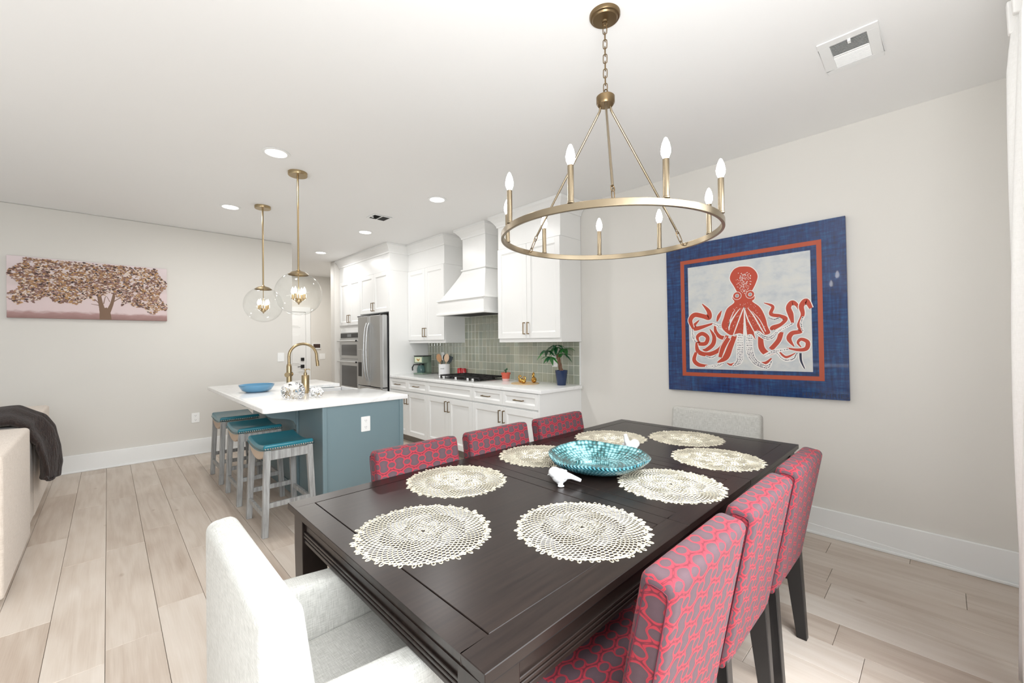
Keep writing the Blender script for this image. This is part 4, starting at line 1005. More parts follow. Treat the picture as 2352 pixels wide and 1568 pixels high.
# throw: a thick folded band over the sofa back, hanging to the floor side
def throw():
    nu, nv = 60, 26; vs = []; path = [(-1.12, 0.66), (-0.98, 0.68), (-0.85, 0.74), (-0.74, 0.835), (-0.62, 0.885), (-0.50, 0.885), (-0.39, 0.82), (-0.33, 0.70), (-0.30, 0.55), (-0.29, 0.42), (-0.30, 0.34)]
    def P(u):
        x = u*(len(path)-1); i = min(int(x), len(path)-2); f = x-i; a, c = path[i], path[i+1]; return a[0]+(c[0]-a[0])*f, a[1]+(c[1]-a[1])*f
    for i in range(nu+1):
        u = i/nu; y, z = P(u)
        for j in range(nv+1):
            v = j/nv; x = -4.96+0.47*(v-0.5)*(1+0.45*u)
            f = 0.022*math.sin(v*17+u*2.5)+0.014*math.sin(v*31-u*4)+0.02*noise.noise(Vector((v*4, u*5, 0)))
            e = -0.05*(abs(2*v-1)**6); h = 1 if u > 0.68 else 0.5
            yy = y+(f+e)*(1 if u > 0.6 else 0.2); zz = z+(f+e)*(0.15 if u > 0.7 else 0.9)-0.04*math.sin(v*5)*(u > 0.98)
            vs.append((x, yy, zz))
    fs = [(i*(nv+1)+j, (i+1)*(nv+1)+j, (i+1)*(nv+1)+j+1, i*(nv+1)+j+1) for i in range(nu) for j in range(nv)]
    o = MB().add(vs, fs, 0, True).build('throw_blanket', 'throw'); s = o.modifiers.new('thick', 'SOLIDIFY'); s.thickness = 0.035; s.offset = -1
    s = o.modifiers.new('sub', 'SUBSURF'); s.levels = 1; s.render_levels = 1
    return tag(o, 'dark brown plush throw draped over the sofa back', 'blanket')
throw()

# ---------------- curtain ----------------
t = thing('window_curtain', 'white pinch pleated curtain at the right edge of the room', 'curtain', (0.235, 2.1, 0))
ny, nz = 150, 30; vs = []
for k in range(nz+1):
    z = 0.012+(2.70-0.012)*k/nz; u = k/nz
    for i in range(ny+1):
        v = i/ny; y = 0.50-0.62*v
        pin = max(0, (z-2.45)/0.25)
        a = 0.040*(0.8+0.2*math.sin(u*3))*(1-0.25*pin); x = -a*math.cos(v*math.pi*2*4)+0.012*math.sin(u*5+v*9)*(1-pin)-0.004
        y += 0.018*math.sin(v*math.pi*8)*pin+0.012*math.sin(u*4)
        vs.append((x, y, z))
fs = [(k*(ny+1)+i, k*(ny+1)+i+1, (k+1)*(ny+1)+i+1, (k+1)*(ny+1)+i) for k in range(nz) for i in range(ny)]
o = MB().add(vs, fs, 0, True).build('curtain_panel', 'curtain', t, uv=True); s = o.modifiers.new('thick', 'SOLIDIFY'); s.thickness = 0.003
for q in range(5):
    y = 0.50-0.62*(q)/4
    MB().hexa([(-0.045, y-0.018, 2.58), (-0.02, y-0.018, 2.58), (-0.02, y+0.012, 2.58), (-0.045, y+0.012, 2.58), (-0.050, y-0.022, 2.71), (-0.01, y-0.022, 2.71), (-0.01, y+0.016, 2.71), (-0.050, y+0.016, 2.71)]).build('pleat', 'curtain', t, bevel=0.006, seg=2)
t = thing('curtain_rod', 'white curtain rod near the ceiling at the right edge', 'curtain rod', (0.235, 1.5, 2.73))
MB().tube([(0, -2.2, 0), (0, 1.06, 0)], 0.011, 10).build('rod', 'trim', t); MB().box(0, 0.165, 0.95, 0.965, -0.008, 0.008).build('bracket', 'trim', t); MB().box(0, 0.165, -1.5, -1.485, -0.008, 0.008).build('bracket', 'trim', t)

# ---------------- octopus painting ----------------
OCT = {"red":[[[0.309,0.548,0.007],[0.201,0.577,0.022],[0.184,0.559,0.018],[0.219,0.522,0.004]],[[0.177,0.572,0.012],[0.161,0.519,0.022],[0.19,0.484,0.024],[0.245,0.496,0.023],[0.284,0.508,0.023],[0.282,0.466,0.02],[0.242,0.414,0.003]],[[0.362,0.469,0.003],[0.345,0.503,0.015],[0.333,0.536,0.006]],[[0.321,0.544,0.006],[0.323,0.599,0.015],[0.35,0.637,0.019],[0.393,0.648,0.02]],[[0.217,0.673,0.005],[0.206,0.634,0.016],[0.238,0.613,0.02],[0.272,0.639,0.019],[0.257,0.679,0.02],[0.207,0.679,0.017],[0.2,0.668,0.008]],[[0.288,0.585,0.003],[0.313,0.636,0.018],[0.304,0.686,0.021],[0.264,0.72,0.018],[0.239,0.72,0.005]],[[0.198,0.677,0.01],[0.207,0.729,0.022],[0.247,0.75,0.022],[0.296,0.746,0.021],[0.349,0.716,0.021],[0.381,0.662,0.018],[0.393,0.63,0.015]],[[0.195,0.738,0.014],[0.181,0.79,0.02],[0.212,0.822,0.02],[0.27,0.827,0.008]],[[0.439,0.627,0.022],[0.411,0.7,0.026],[0.382,0.77,0.028],[0.331,0.804,0.005]],[[0.347,0.77,0.016],[0.368,0.704,0.022],[0.401,0.646,0.019]],[[0.389,0.807,0.003],[0.412,0.817,0.01],[0.443,0.802,0.006]],[[0.75,0.567,0.009],[0.741,0.518,0.022],[0.731,0.476,0.02],[0.749,0.448,0.019],[0.771,0.464,0.013],[0.778,0.489,0.002]],[[0.839,0.488,0.013],[0.817,0.444,0.02],[0.794,0.473,0.02],[0.799,0.522,0.014],[0.778,0.58,0.011],[0.789,0.617,0.015],[0.746,0.627,0.019],[0.73,0.66,0.019],[0.754,0.704,0.003]],[[0.606,0.438,0.002],[0.651,0.463,0.012],[0.64,0.508,0.014],[0.686,0.523,0.016],[0.715,0.541,0.017],[0.692,0.572,0.014],[0.649,0.593,0.023],[0.645,0.605,0.006]],[[0.583,0.642,0.021],[0.587,0.709,0.026],[0.615,0.744,0.023],[0.659,0.739,0.006]],[[0.718,0.713,0.004],[0.772,0.724,0.012],[0.812,0.717,0.017],[0.819,0.68,0.016],[0.789,0.663,0.013],[0.773,0.683,0.009],[0.788,0.709,0.002]],[[0.691,0.618,0.02],[0.677,0.667,0.02],[0.636,0.72,0.02]],[[0.676,0.728,0.003],[0.711,0.766,0.01],[0.759,0.743,0.002]],[[0.569,0.799,0.003],[0.607,0.802,0.012],[0.638,0.774,0.005]]],"spot":[[[0.446,0.627,0.019],[0.401,0.609,0.023],[0.36,0.575,0.023],[0.305,0.547,0.011]],[[0.47,0.611,0.037],[0.467,0.72,0.039],[0.461,0.793,0.037],[0.423,0.825,0.011]],[[0.523,0.617,0.036],[0.521,0.72,0.042],[0.541,0.784,0.037],[0.579,0.816,0.031],[0.617,0.825,0.023],[0.64,0.79,0.01]],[[0.37,0.807,0.008],[0.326,0.825,0.022],[0.253,0.833,0.008]],[[0.173,0.581,0.012],[0.178,0.633,0.02],[0.192,0.668,0.01]],[[0.559,0.606,0.018],[0.597,0.642,0.023],[0.637,0.651,0.023],[0.685,0.606,0.017],[0.753,0.571,0.009]],[[0.601,0.759,0.015],[0.656,0.732,0.02],[0.728,0.72,0.01]],[[0.662,0.736,0.009],[0.704,0.781,0.016],[0.749,0.776,0.014],[0.767,0.743,0.007]],[[0.255,0.763,0.006],[0.295,0.773,0.015],[0.328,0.754,0.006]],[[0.8,0.533,0.005],[0.79,0.573,0.009],[0.799,0.621,0.005]],[[0.626,0.531,0.004],[0.66,0.54,0.008],[0.689,0.53,0.003]]],"navy":[[[0.784,0.743,0.008],[0.786,0.787,0.007],[0.802,0.832,0.002]]],"head":[[0.5,0.2],[0.535,0.209],[0.563,0.237],[0.575,0.273],[0.563,0.315],[0.543,0.356],[0.532,0.375],[0.553,0.385],[0.554,0.409],[0.542,0.423],[0.576,0.454],[0.596,0.486],[0.613,0.534],[0.622,0.581],[0.635,0.621],[0.604,0.631],[0.577,0.607],[0.548,0.614],[0.556,0.661],[0.534,0.626],[0.5,0.63],[0.469,0.618],[0.446,0.621],[0.409,0.626],[0.362,0.575],[0.376,0.513],[0.397,0.457],[0.44,0.421],[0.43,0.394],[0.437,0.37],[0.458,0.364],[0.442,0.322],[0.418,0.274],[0.423,0.238],[0.444,0.209],[0.474,0.198]],"lines":[[[0.496,0.452,0.004],[0.479,0.495,0.009],[0.431,0.626,0.007]],[[0.472,0.462,0.004],[0.442,0.501,0.009],[0.41,0.556,0.014],[0.405,0.597,0.006]],[[0.496,0.452,0.004],[0.514,0.529,0.009],[0.554,0.622,0.006]],[[0.516,0.461,0.004],[0.55,0.515,0.009],[0.584,0.587,0.008],[0.604,0.627,0.006]],[[0.442,0.468,0.003],[0.419,0.516,0.006],[0.402,0.572,0.004]],[[0.496,0.452,0.004],[0.497,0.544,0.014],[0.498,0.632,0.03]],[[0.537,0.482,0.002],[0.581,0.54,0.005],[0.611,0.612,0.006]]],"eyes":[[0.457,0.38],[0.531,0.379]]}
PW_, PH_ = 1.255, 1.245
t = thing('octopus_painting', 'large square painting of a red octopus in a blue border', 'painting', (-1.072, YW-0.003, 1.573)); t.rotation_euler = (0, R(-0.7), 0)
def bluepaint_():
    m = mat('brushed_blue_paint', rough=0.22, Coat_Weight=0.3); v = coord(m, 'Object', (7, 1, 50)); v2 = coord(m, 'Object', (50, 1, 5)); f = math_n(m, 'MULTIPLY', math_n(m, 'ADD', noise_tex(m, v, 1.2, 5, 0.65), noise_tex(m, v2, 1.0, 5, 0.65)), 0.5)
    lk(m, ramp(m, f, [(0.36, srgb(16, 30, 62)), (0.5, srgb(18, 50, 104)), (0.68, srgb(34, 90, 140))]), bsdf(m).inputs['Base Color']); bump(m, f, 0.12, 0.002); return m
def whitepaint_():
    m = mat('mottled_white_paint', rough=0.45); f = noise_tex(m, coord(m, 'Object', (6, 1, 9)), 1.3, 5, 0.6)
    lk(m, ramp(m, f, [(0.3, srgb(186, 192, 198)), (0.5, srgb(206, 208, 207)), (0.75, srgb(218, 216, 208))]), bsdf(m).inputs['Base Color']); return m
pm = [bluepaint_(), mat('rust_paint', srgb(176, 78, 48), 0.4), whitepaint_(), mat('octopus_red_paint', srgb(190, 70, 46), 0.5), mat('outline_white_paint', srgb(238, 234, 230), 0.5), mat('navy_dot_paint', srgb(34, 40, 66), 0.5)]
def pu(u, v): return ((u-0.5)*PW_, (0.5-v)*PH_)
MB().box(-PW_/2, PW_/2, -0.032, 0, -PH_/2, PH_/2).build('board', pm[0], t, bevel=0.002)
def rect(b, u0, u1, v0, v1, y, mi):
    x0, z0 = pu(u0, v0); x1, z1 = pu(u1, v1); b.add([(x0, y, z1), (x1, y, z1), (x1, y, z0), (x0, y, z0)], [(0, 1, 2, 3)], mi)
def rect(b, u0, u1, v0, v1, y, mi):
    x0, z0 = pu(u0, v0); x1, z1 = pu(u1, v1); b.box(x0, x1, y, -0.032, z1, z0, mi)
b = MB(); Y1_ = -0.0326
rect(b, 0.100, 0.893, 0.107, 0.133, Y1_, 0); rect(b, 0.100, 0.893, 0.874, 0.899, Y1_, 0); rect(b, 0.100, 0.1255, 0.133, 0.874, Y1_, 0); rect(b, 0.8695, 0.893, 0.133, 0.874, Y1_, 0)
b.build('rust_border', pm[1], t)
b = MB(); rect(b, 0.1505, 0.841, 0.159, 0.85, -0.0324, 0); b.build('white_field', pm[2], t)
def catmull(P_, n=8):
    out = []; P_ = [tuple(q) for q in P_]; Q = [P_[0]]+P_+[P_[-1]]
    for i in range(1, len(Q)-2):
        for k in range(n):
            s = k/n; out.append(tuple(0.5*((2*Q[i][d])+(-Q[i-1][d]+Q[i+1][d])*s+(2*Q[i-1][d]-5*Q[i][d]+4*Q[i+1][d]-Q[i+2][d])*s*s+(-Q[i-1][d]+3*Q[i][d]-3*Q[i+1][d]+Q[i+2][d])*s**3) for d in range(len(Q[0]))))
    out.append(P_[-1]); return out
def ribbon(b, pts, y, grow=0.0, mi=0, sc=1.0):
    L, Rr = [], []; n = len(pts)
    for i, (u, v, w) in enumerate(pts):
        x, z = pu(u, v); x0, z0 = pu(*pts[max(i-1, 0)][:2]); x1, z1 = pu(*pts[min(i+1, n-1)][:2]); d = Vector((x1-x0, z1-z0))
        if d.length < 1e-6: d = Vector((1, 0))
        d.normalize(); h = max(w, 0.001)*PW_/2*sc+grow; L.append((x-d.y*h, y, z+d.x*h)); Rr.append((x+d.y*h, y, z-d.x*h))
    b.add(L+Rr, [(i, i+1, n+i+1, n+i) for i in range(n-1)], mi)
ow = MB(); orr = MB(); ol = MB(); ok = 0.0058
rib = [(catmull(s), 'r') for s in OCT['red']]; spt = [(catmull(s), 's') for s in OCT['spot']]; nav = [(catmull(s), 'n') for s in OCT['navy']]
hp = [pu(*q) for q in catmull([(a, c) for a, c in OCT['head']], 4)]
cxh = sum(p[0] for p in hp)/len(hp); czh = sum(p[1] for p in hp)/len(hp)
yy = -0.0330
for p, k in rib+nav: yy -= 0.000012; ribbon(ow, p, yy, ok+0.001, 0, 1.2); ribbon(orr if k == 'r' else ol, p, yy-0.000006, 0.0012, 0, 1.2)
yy -= 0.00005
for p, k in spt: yy -= 0.000012; ribbon(ow, p, yy, 0.0025)
ys = yy-0.00001
# spots on the undersides: navy flecks
rs = random.Random(5)
for p, k in spt:
    for i in range(1, len(p)-1):
        u, v, w = p[i]; rows = max(1, int(w*PW_/0.012)); x, z = pu(u, v); x0, z0 = pu(*p[i-1][:2]); x1, z1 = pu(*p[i+1][:2]); d = Vector((x1-x0, z1-z0)); step = d.length/2; d.normalize()
        for sub in range(max(1, int(step/0.013))):
            for r_ in range(rows):
                o_ = ((r_+0.5)/rows-0.5)*w*PW_*0.86; cx_ = x-d.y*o_+d.x*(sub*0.013)+rs.uniform(-.002, .002); cz_ = z+d.x*o_+d.y*(sub*0.013)+rs.uniform(-.002, .002); q = rs.uniform(0.0026, 0.0042); a = rs.uniform(0, 6)
                ol.add([(cx_+q*math.cos(a+k_*2*math.pi/5), ys, cz_+q*math.sin(a+k_*2*math.pi/5)) for k_ in range(5)], [(0, 1, 2, 3, 4)])
yh = ys-0.00012
def fan(b, poly, y, s=1.0, grow=0.0):
    n = len(poly); vs = []
    for i, (x, z) in enumerate(poly):
        if grow:
            a, c = poly[i-1], poly[(i+1) % n]; d = Vector((c[0]-a[0], c[1]-a[1])); d = d.normalized() if d.length else Vector((1, 0)); x -= d.y*grow; z += d.x*grow
        vs.append((x, y, z))
    b.add(vs, [tuple(range(n))])
fan(ow, hp, yh, grow=ok); fan(orr, hp, yh-0.00004)
for (u, v) in OCT['eyes']:
    x, z = pu(u, v)
    for rr_, bb, dy in ((0.032, ow, 0.00006), (0.0285, orr, 0.0001), (0.014, ow, 0.00014), (0.0095, ol, 0.00018), (0.0055, ow, 0.00022), (0.003, ol, 0.00026)): bb.add([(x+rr_*math.cos(i*math.pi/10), yh-dy, z+rr_*math.sin(i*math.pi/10)) for i in range(20)], [tuple(range(20))])
for s in OCT['lines']: ribbon(ow, catmull(s), yh-0.00012, 0.0, 0, 0.8)
for i in range(170):   # pale flecks on the crown
    u = rs.gauss(0.497, 0.024); v = rs.uniform(0.232, 0.37); wlim = 0.052*(1-((v-0.26)/0.115)**2 if v > 0.26 else 1-((0.26-v)/0.05)**2)
    if abs(u-0.497) > max(0.006, wlim): continue
    x, z = pu(u, v); q = rs.uniform(0.0022, 0.0042); a = rs.uniform(0, 6)
    ow.add([(x+q*math.cos(a+k_*math.pi/2), yh-0.00016, z+q*math.sin(a+k_*math.pi/2)) for k_ in range(4)], [(0, 1, 2, 3)])
for i in range(150):   # pale dots on the shoulders
    u = rs.uniform(0.375, 0.62); v = rs.uniform(0.43, 0.60); tt = (v-0.42)/0.2
    if abs(u-0.497) > 0.05+0.075*tt: continue
    x, z = pu(u, v); q = rs.uniform(0.0012, 0.0024); ow.add([(x+q*math.cos(k_*math.pi/3), yh-0.00018, z+q*math.sin(k_*math.pi/3)) for k_ in range(6)], [tuple(range(6))])
ow.build('white_outlines', pm[4], t); orr.build('painted_octopus', pm[3], t); o = ol.build('navy_spots', pm[5], t); o['kind'] = 'stuff'
text_part('signature', 'HUMPHRIES', 0.045, pm[5], t, (0.36, -0.0326, -PH_/2+0.012), (R(90), 0, 0), spacing=1.15)

# ---------------- tree painting ----------------
t = thing('tree_painting', 'wide pink canvas of a spreading brown and gold tree', 'painting', (XL+0.002, -0.103, 1.973)); cw, chh = 1.238, 0.626
def pinkbg():
    m = mat('pink_canvas', rough=0.7); tc = nd(m, 'ShaderNodeTexCoord'); sp = nd(m, 'ShaderNodeSeparateXYZ'); lk(m, tc.outputs['Object'], sp.inputs[0])
    z = math_n(m, 'ADD', math_n(m, 'MULTIPLY', sp.outputs[2], 1/chh), 0.5); z = math_n(m, 'ADD', z, math_n(m, 'MULTIPLY', math_n(m, 'SUBTRACT', noise_tex(m, coord(m, 'Object', (1, 3, 9)), 3, 5), 0.5), 0.10))
    lk(m, ramp(m, z, [(0.0, srgb(150, 116, 112)), (0.09, srgb(176, 142, 138)), (0.13, srgb(222, 202, 202)), (0.5, srgb(226, 208, 208)), (0.55, srgb(216, 200, 198)), (1, srgb(228, 214, 216))]), bsdf(m).inputs['Base Color']); return m
MB().box(0, 0.034, -cw/2, cw/2, -chh/2, chh/2).build('canvas', pinkbg(), t, bevel=0.002)
tm_ = [mat('leaf_brown', srgb(120, 86, 72), 0.6), mat('leaf_tan', srgb(168, 128, 96), 0.6), mat('leaf_dark', srgb(62, 46, 44), 0.6), mat('leaf_cream', srgb(224, 206, 194), 0.6), mat('leaf_mauve', srgb(146, 112, 108), 0.6), mat('leaf_gold', srgb(182, 138, 84), 0.5)]
b = MB(); tw = MB()
def P2(u, v): return ((u-0.5)*cw, (0.5-v)*chh)
def brib(bb, pts, x, mi=0):
    n = len(pts); L = []; Q = []
    for i, (u, v, w) in enumerate(pts):
        y, z = P2(u, v); y0, z0 = P2(*pts[max(i-1, 0)][:2]); y1, z1 = P2(*pts[min(i+1, n-1)][:2]); d = Vector((y1-y0, z1-z0)).normalized(); h = w*cw/2; L.append((x, y-d.y*h, z+d.x*h)); Q.append((x, y+d.y*h, z-d.x*h))
    bb.add(L+Q, [(i, i+1, n+i+1, n+i) for i in range(n-1)], mi)
xx = 0.0345
for s in ([(0.572, 1.0, 0.078), (0.568, 0.88, 0.07), (0.555, 0.80, 0.052)], [(0.555, 0.86, 0.04), (0.540, 0.70, 0.03), (0.528, 0.5, 0.024), (0.53, 0.3, 0.012)], [(0.585, 0.88, 0.035), (0.612, 0.72, 0.024), (0.632, 0.52, 0.018), (0.66, 0.3, 0.008)],
          [(0.54, 0.74, 0.008), (0.50, 0.64, 0.005), (0.455, 0.60, 0.003)], [(0.535, 0.7, 0.008), (0.51, 0.52, 0.004)], [(0.62, 0.68, 0.008), (0.67, 0.6, 0.005), (0.71, 0.58, 0.002)], [(0.56, 0.72, 0.006), (0.575, 0.58, 0.004), (0.60, 0.68, 0.004)], [(0.53, 0.75, 0.006), (0.48, 0.73, 0.003)]):
    xx += 0.00002; brib(tw, catmull(s, 5), xx)
tw.build('painted_trunk', mat('trunk_paint', srgb(126, 98, 78), 0.6), t)
rs = random.Random(11); xx = 0.0349; cnt = 0
def inside(u, v):
    lo = 0.80-0.10*math.sin(3.1*u+0.4)+0.05*math.sin(23*u)+0.03*math.sin(51*u)
    if 0.50 < u < 0.68: lo = 0.60-0.06*math.sin((u-0.5)/0.18*math.pi)+0.02*math.sin(60*u)
    lft = 0.035+0.035*math.sin(v*17)+0.05*max(0, 0.12-v)*8; rgt = 0.97-0.03*math.sin(v*15)-0.25*max(0, 0.12-v)
    return v < lo and lft < u < rgt and v > 0.02
while cnt < 8200:
    u, v = rs.random(), rs.random()
    if not inside(u, v): continue
    if noise.noise(Vector((u*26, v*13, 2.2))) < -0.28 and rs.random() < 0.85: cnt += 0.3; continue
    y, z = P2(u, v); a = rs.gauss(0, 0.45); L = rs.uniform(0.008, 0.015); w_ = L*rs.uniform(0.38, 0.6); n_ = 6
    g = noise.noise(Vector((u*4, v*3, 7))); mi = rs.choices([0, 1, 2, 3, 4, 5], [4, 3, 2.2, 4.5, 3.2, 2.5+4*max(0, g)])[0]; xx += 2e-7
    b.add([(xx, y+L*math.cos(k_*math.pi/3)*math.cos(a)-w_*math.sin(k_*math.pi/3)*math.sin(a), z+L*math.cos(k_*math.pi/3)*math.sin(a)+w_*math.sin(k_*math.pi/3)*math.cos(a)) for k_ in range(6)], [tuple(range(6))], mi); cnt += 1
o = b.build('painted_leaves', tm_, t); o['kind'] = 'stuff'

# ---------------- counter items ----------------
ZK = 0.9103
t = thing('coffee_maker', 'sage green drip coffee maker on the counter', 'coffee maker', (-5.40, 3.375, ZK)); t.rotation_euler = (0, 0, R(18))
MB().box(-0.085, 0.085, -0.11, 0.10, 0, 0.022).build('base', 'sage', t, bevel=0.006, seg=3); MB().box(-0.085, 0.085, 0.02, 0.10, 0.022, 0.255).build('column', 'sage', t, bevel=0.006)
h_ = MB().box(-0.085, 0.085, -0.10, 0.10, 0.165, 0.262).build('brew_head', 'sage', t, bevel=0.008, seg=3); MB().box(-0.086, 0.086, -0.102, 0.101, 0.262, 0.274).build('lid', 'blackplastic', t, bevel=0.004)
MB().box(-0.065, 0.065, -0.1025, -0.10, 0.178, 0.252).build('face_panel', 'paleglaze', h_)
MB().prism([(-0.032, 0.225), (0, 0.190), (0.032, 0.225), (0.022, 0.235), (0, 0.212), (-0.022, 0.235)], -0.1035, -0.1025, 1).build('heart_emblem', 'gold', h_)
MB().lathe([(0.0001, 0.022), (0.055, 0.022), (0.062, 0.05), (0.060, 0.085), (0.045, 0.125), (0.04, 0.14), (0.0001, 0.14)], 0, -0.042, 0, 24).build('carafe', 'carafe', t)
MB().lathe([(0.0001, 0.155), (0.046, 0.152), (0.048, 0.135), (0.0001, 0.132)], 0, -0.042, 0, 20).tube([(-0.035, -0.06, 0.145), (-0.085, -0.10, 0.14), (-0.10, -0.115, 0.10), (-0.098, -0.112, 0.055)], 0.010, 10).build('carafe_handle', 'blackplastic', t)
t = thing('utensil_crock', 'white ceramic utensil crock beside the cooktop', 'crock', (-4.985, 3.47, ZK))
MB().lathe([(0.0001, 0), (0.078, 0), (0.082, 0.004), (0.082, 0.155), (0.078, 0.158), (0.074, 0.155), (0.074, 0.01), (0.0001, 0.01)], n=36).build('crock', 'ceramic', t)
text_part('lettering', 'UTENSILS', 0.014, M['blackplastic'], t, (0.0835*math.sin(R(36)), -0.0835*math.cos(R(36)), 0.09), (R(90), 0, R(36)), 'CENTER')
def utensil(name, label, dx, dy, lean, az, L, head, hm, hs):
    o = thing(name, label, 'utensil', (-4.985+dx, 3.47+dy, ZK+0.0135), az, 'utensils in the white crock'); o.rotation_euler = (0, lean, az)
    MB().tube([(0, 0, 0.0), (0, 0, L)], 0.0055, 8).build('shaft', hm, o)
    if head == 'spoon': MB().ball((0, 0, L+hs*0.8), hs*0.62, 0.006, hs, 16).build('bowl', hm, o)
    else: MB().prism([(-hs*0.5, L-0.01), (hs*0.5, L-0.01), (hs*0.85, L+hs*1.7), (-hs*0.85, L+hs*1.9)], -0.004, 0.004, 1).build('blade', hm, o, bevel=0.002)
    return o
utensil('wooden_spoon', 'brown wooden spoon on the left side of the crock', -0.03, 0.0, R(-14), R(40), 0.185, 'spoon', 'spoon', 0.062)
utensil('wooden_spoon', 'pale wooden spoon on the right side of the crock', 0.02, -0.01, R(8), R(40), 0.185, 'spoon', 'spoonpale', 0.06)
utensil('spatula', 'black spatula leaning far left in the crock', -0.02, 0.03, R(-20), R(40), 0.195, 'flat', 'blackplastic', 0.046)
utensil('spatula', 'dark grey spatula leaning right in the crock', 0.03, 0.02, R(14), R(40), 0.18, 'flat', 'utensilgrey', 0.046)
utensil('ladle', 'black ladle in the middle of the crock', 0.0, 0.035, R(-4), R(40), 0.19, 'spoon', 'blackplastic', 0.05)
for x, lab in ((-4.72, 'red shaker behind the cooktop, the left one of the pair'), (-4.63, 'red shaker behind the cooktop, the right one of the pair')):
    t = thing('red_shaker', lab, 'shaker', (x, 3.548, ZK), 0, 'red shakers behind the cooktop')
    MB().lathe([(0.0001, 0), (0.036, 0), (0.037, 0.003), (0.037, 0.09), (0.034, 0.094), (0.0001, 0.094)], n=24).build('jar', 'redglass', t); MB().lathe([(0.034, 0.094), (0.034, 0.102), (0.03, 0.106), (0.0001, 0.106)], n=24).build('lid', 'redglass', t)
# small cactus pot
t = thing('potted_cactus', 'tiny green cactus in a terracotta pot right of the cooktop', 'potted plant', (-3.62, 3.40, ZK))
MB().lathe([(0.0001, 0), (0.038, 0), (0.04, 0.003), (0.044, 0.03)], n=28).build('pot_base', 'pinkglaze', t)
MB().lathe([(0.044, 0.03), (0.050, 0.08), (0.056, 0.081), (0.057, 0.10), (0.052, 0.10), (0.050, 0.09), (0.0001, 0.088)], n=28).build('pot', 'terracotta', t)
b = MB().ball((0, 0, 0.115), 0.009, 0.008, 0.03, 12).ball((0.014, 0.004, 0.142), 0.011, 0.007, 0.015, 12).ball((-0.015, -0.003, 0.128), 0.010, 0.006, 0.008, 12); b.build('cactus', 'leaf2', t)
# board with three gold birds
t = MB().lathe([(0.0001, 0.0), (0.155, 0.0), (0.158, 0.003), (0.155, 0.007), (0.0001, 0.007)], n=48).build('round_board', 'board'); t.location = (-3.235, 3.33, ZK); tag(t, 'thin round light wood board under the gold figurines', 'board')
def goldbird(x, y, s, rz, lab):
    b = MB(); b.ball((0, 0, 0.030), 0.034, 0.026, 0.030, 18)
    b.tube([(0.018, 0, 0.045), (0.028, 0, 0.070), (0.024, 0, 0.088), (0.010, 0, 0.094), (-0.004, 0, 0.084), (-0.010, 0, 0.066)], [0.014, 0.010, 0.009, 0.009, 0.007, 0.003], 12)
    b.tube([(-0.02, 0, 0.036), (-0.048, 0, 0.05)], [0.014, 0.003], 10)
    o = b.build('gold_bird', 'gold'); r = o.modifiers.new('remesh', 'REMESH'); r.mode = 'VOXEL'; r.voxel_size = 0.0025; r.use_smooth_shade = True
    o.scale = (s, s, s); o.location = (x, y, ZK+0.0072); o.rotation_euler = (0, 0, rz); return tag(o, lab, 'figurine', 'gold bird figurines on the round board')
goldbird(-3.30, 3.33, 0.85, R(210), 'gold bird figurine at the left of the three'); goldbird(-3.20, 3.27, 0.8, R(30), 'low gold bird figurine in the middle of the three'); goldbird(-3.165, 3.40, 1.15, R(150), 'tallest gold bird figurine, at the right of the three')
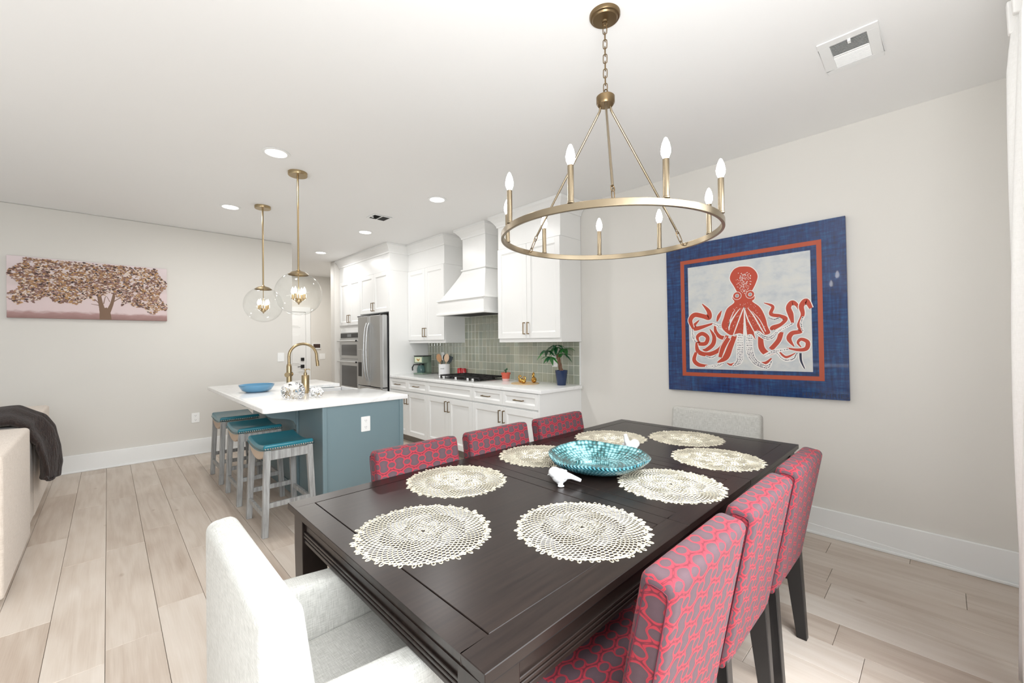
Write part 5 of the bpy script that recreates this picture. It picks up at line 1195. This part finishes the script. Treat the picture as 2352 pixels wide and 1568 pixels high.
# money tree in navy pot
t = thing('potted_money_tree', 'small braided trunk plant in a navy pot at the counter end', 'potted plant', (-2.83, 3.47, ZK))
MB().lathe([(0.0001, 0), (0.046, 0), (0.047, 0.002), (0.066, 0.152), (0.067, 0.158), (0.062, 0.158), (0.060, 0.145), (0.0001, 0.143)], n=36).build('pot', 'navy', t)
MB().lathe([(0.0001, 0.146), (0.059, 0.144)], n=24).build('soil', 'soil', t)
b = MB()
for k in range(3):
    pts = []
    for i in range(15):
        u = i/14; a = 2*math.pi*k/3+u*7; pts.append((0.012*math.cos(a)-0.035*u-0.0, 0.012*math.sin(a)-0.02*u, 0.14+0.185*u))
    b.tube(pts, [0.012-0.004*i/14 for i in range(15)], 8)
b.build('braided_trunk', 'bark', t)
rs = random.Random(3)
def leafmesh(b, base, dirv, L, w, mi):
    dirv = dirv.normalized(); side = dirv.cross(Vector((0, 0, 1))); side = side.normalized() if side.length > 0.05 else Vector((1, 0, 0)); upv = side.cross(dirv)
    n = 8; Lf = []; Md = []; Rt = []
    for i in range(n+1):
        u = i/n; ww = w*math.sin(math.pi*min(1, u**0.75))**0.9+0.0004; c = base+dirv*L*u-Vector((0, 0, 1))*L*0.42*u*u
        Lf.append(c+side*ww+upv*ww*0.25); Md.append(c); Rt.append(c-side*ww+upv*ww*0.25)
    vs = Lf+Md+Rt; N = n+1
    b.add(vs, [(i, i+1, N+i+1, N+i) for i in range(n)]+[(N+i, N+i+1, 2*N+i+1, 2*N+i) for i in range(n)], mi, True)
top = Vector((-0.035, -0.02, 0.32))
stems = [(Vector((-0.13, -0.08, 0.365)), 6), (Vector((-0.03, -0.06, 0.42)), 6), (Vector((0.055, 0.0, 0.385)), 6), (Vector((-0.085, -0.085, 0.30)), 6), (Vector((-0.075, 0.0, 0.405)), 5), (Vector((0.03, 0.0, 0.33)), 5)]
for si, (tip, nl_) in enumerate(stems):
    st = MB().tube([top, (top+tip)/2+Vector((0, 0, 0.03)), tip], 0.0022, 6).build('stem', 'leaf', t)
    for k in range(nl_):
        a = 2*math.pi*k/nl_+rs.uniform(-.3, .3)+si; d = Vector((math.cos(a), math.sin(a), rs.uniform(-0.45, 0.25)))
        q = MB(); leafmesh(q, tip, d, rs.uniform(0.10, 0.145), rs.uniform(0.017, 0.024), 0); q.build('leaf', 'leaf' if rs.random() < 0.55 else 'leaf2', st)
# backsplash outlets and cord
plate('backsplash_outlet', 'white outlet on the tile behind the utensil crock', 'outlet', (-5.19, YW-0.0105, 1.17), 'y', 0.075, 0.12)
plate('backsplash_outlet', 'white outlet on the tile behind the potted plant', 'outlet', (-3.02, YW-0.0105, 1.155), 'y', 0.08, 0.125)
tag(MB().tube([(-5.34, 3.49, ZK+0.005), (-5.30, 3.55, ZK+0.005), (-5.22, 3.575, ZK+0.006), (-5.18, 3.578, ZK+0.05), (-5.19, 3.582, ZK+0.20)], 0.004, 6).build('power_cord', 'blackplastic'), 'black power cord running from the coffee maker to the outlet', 'cord')
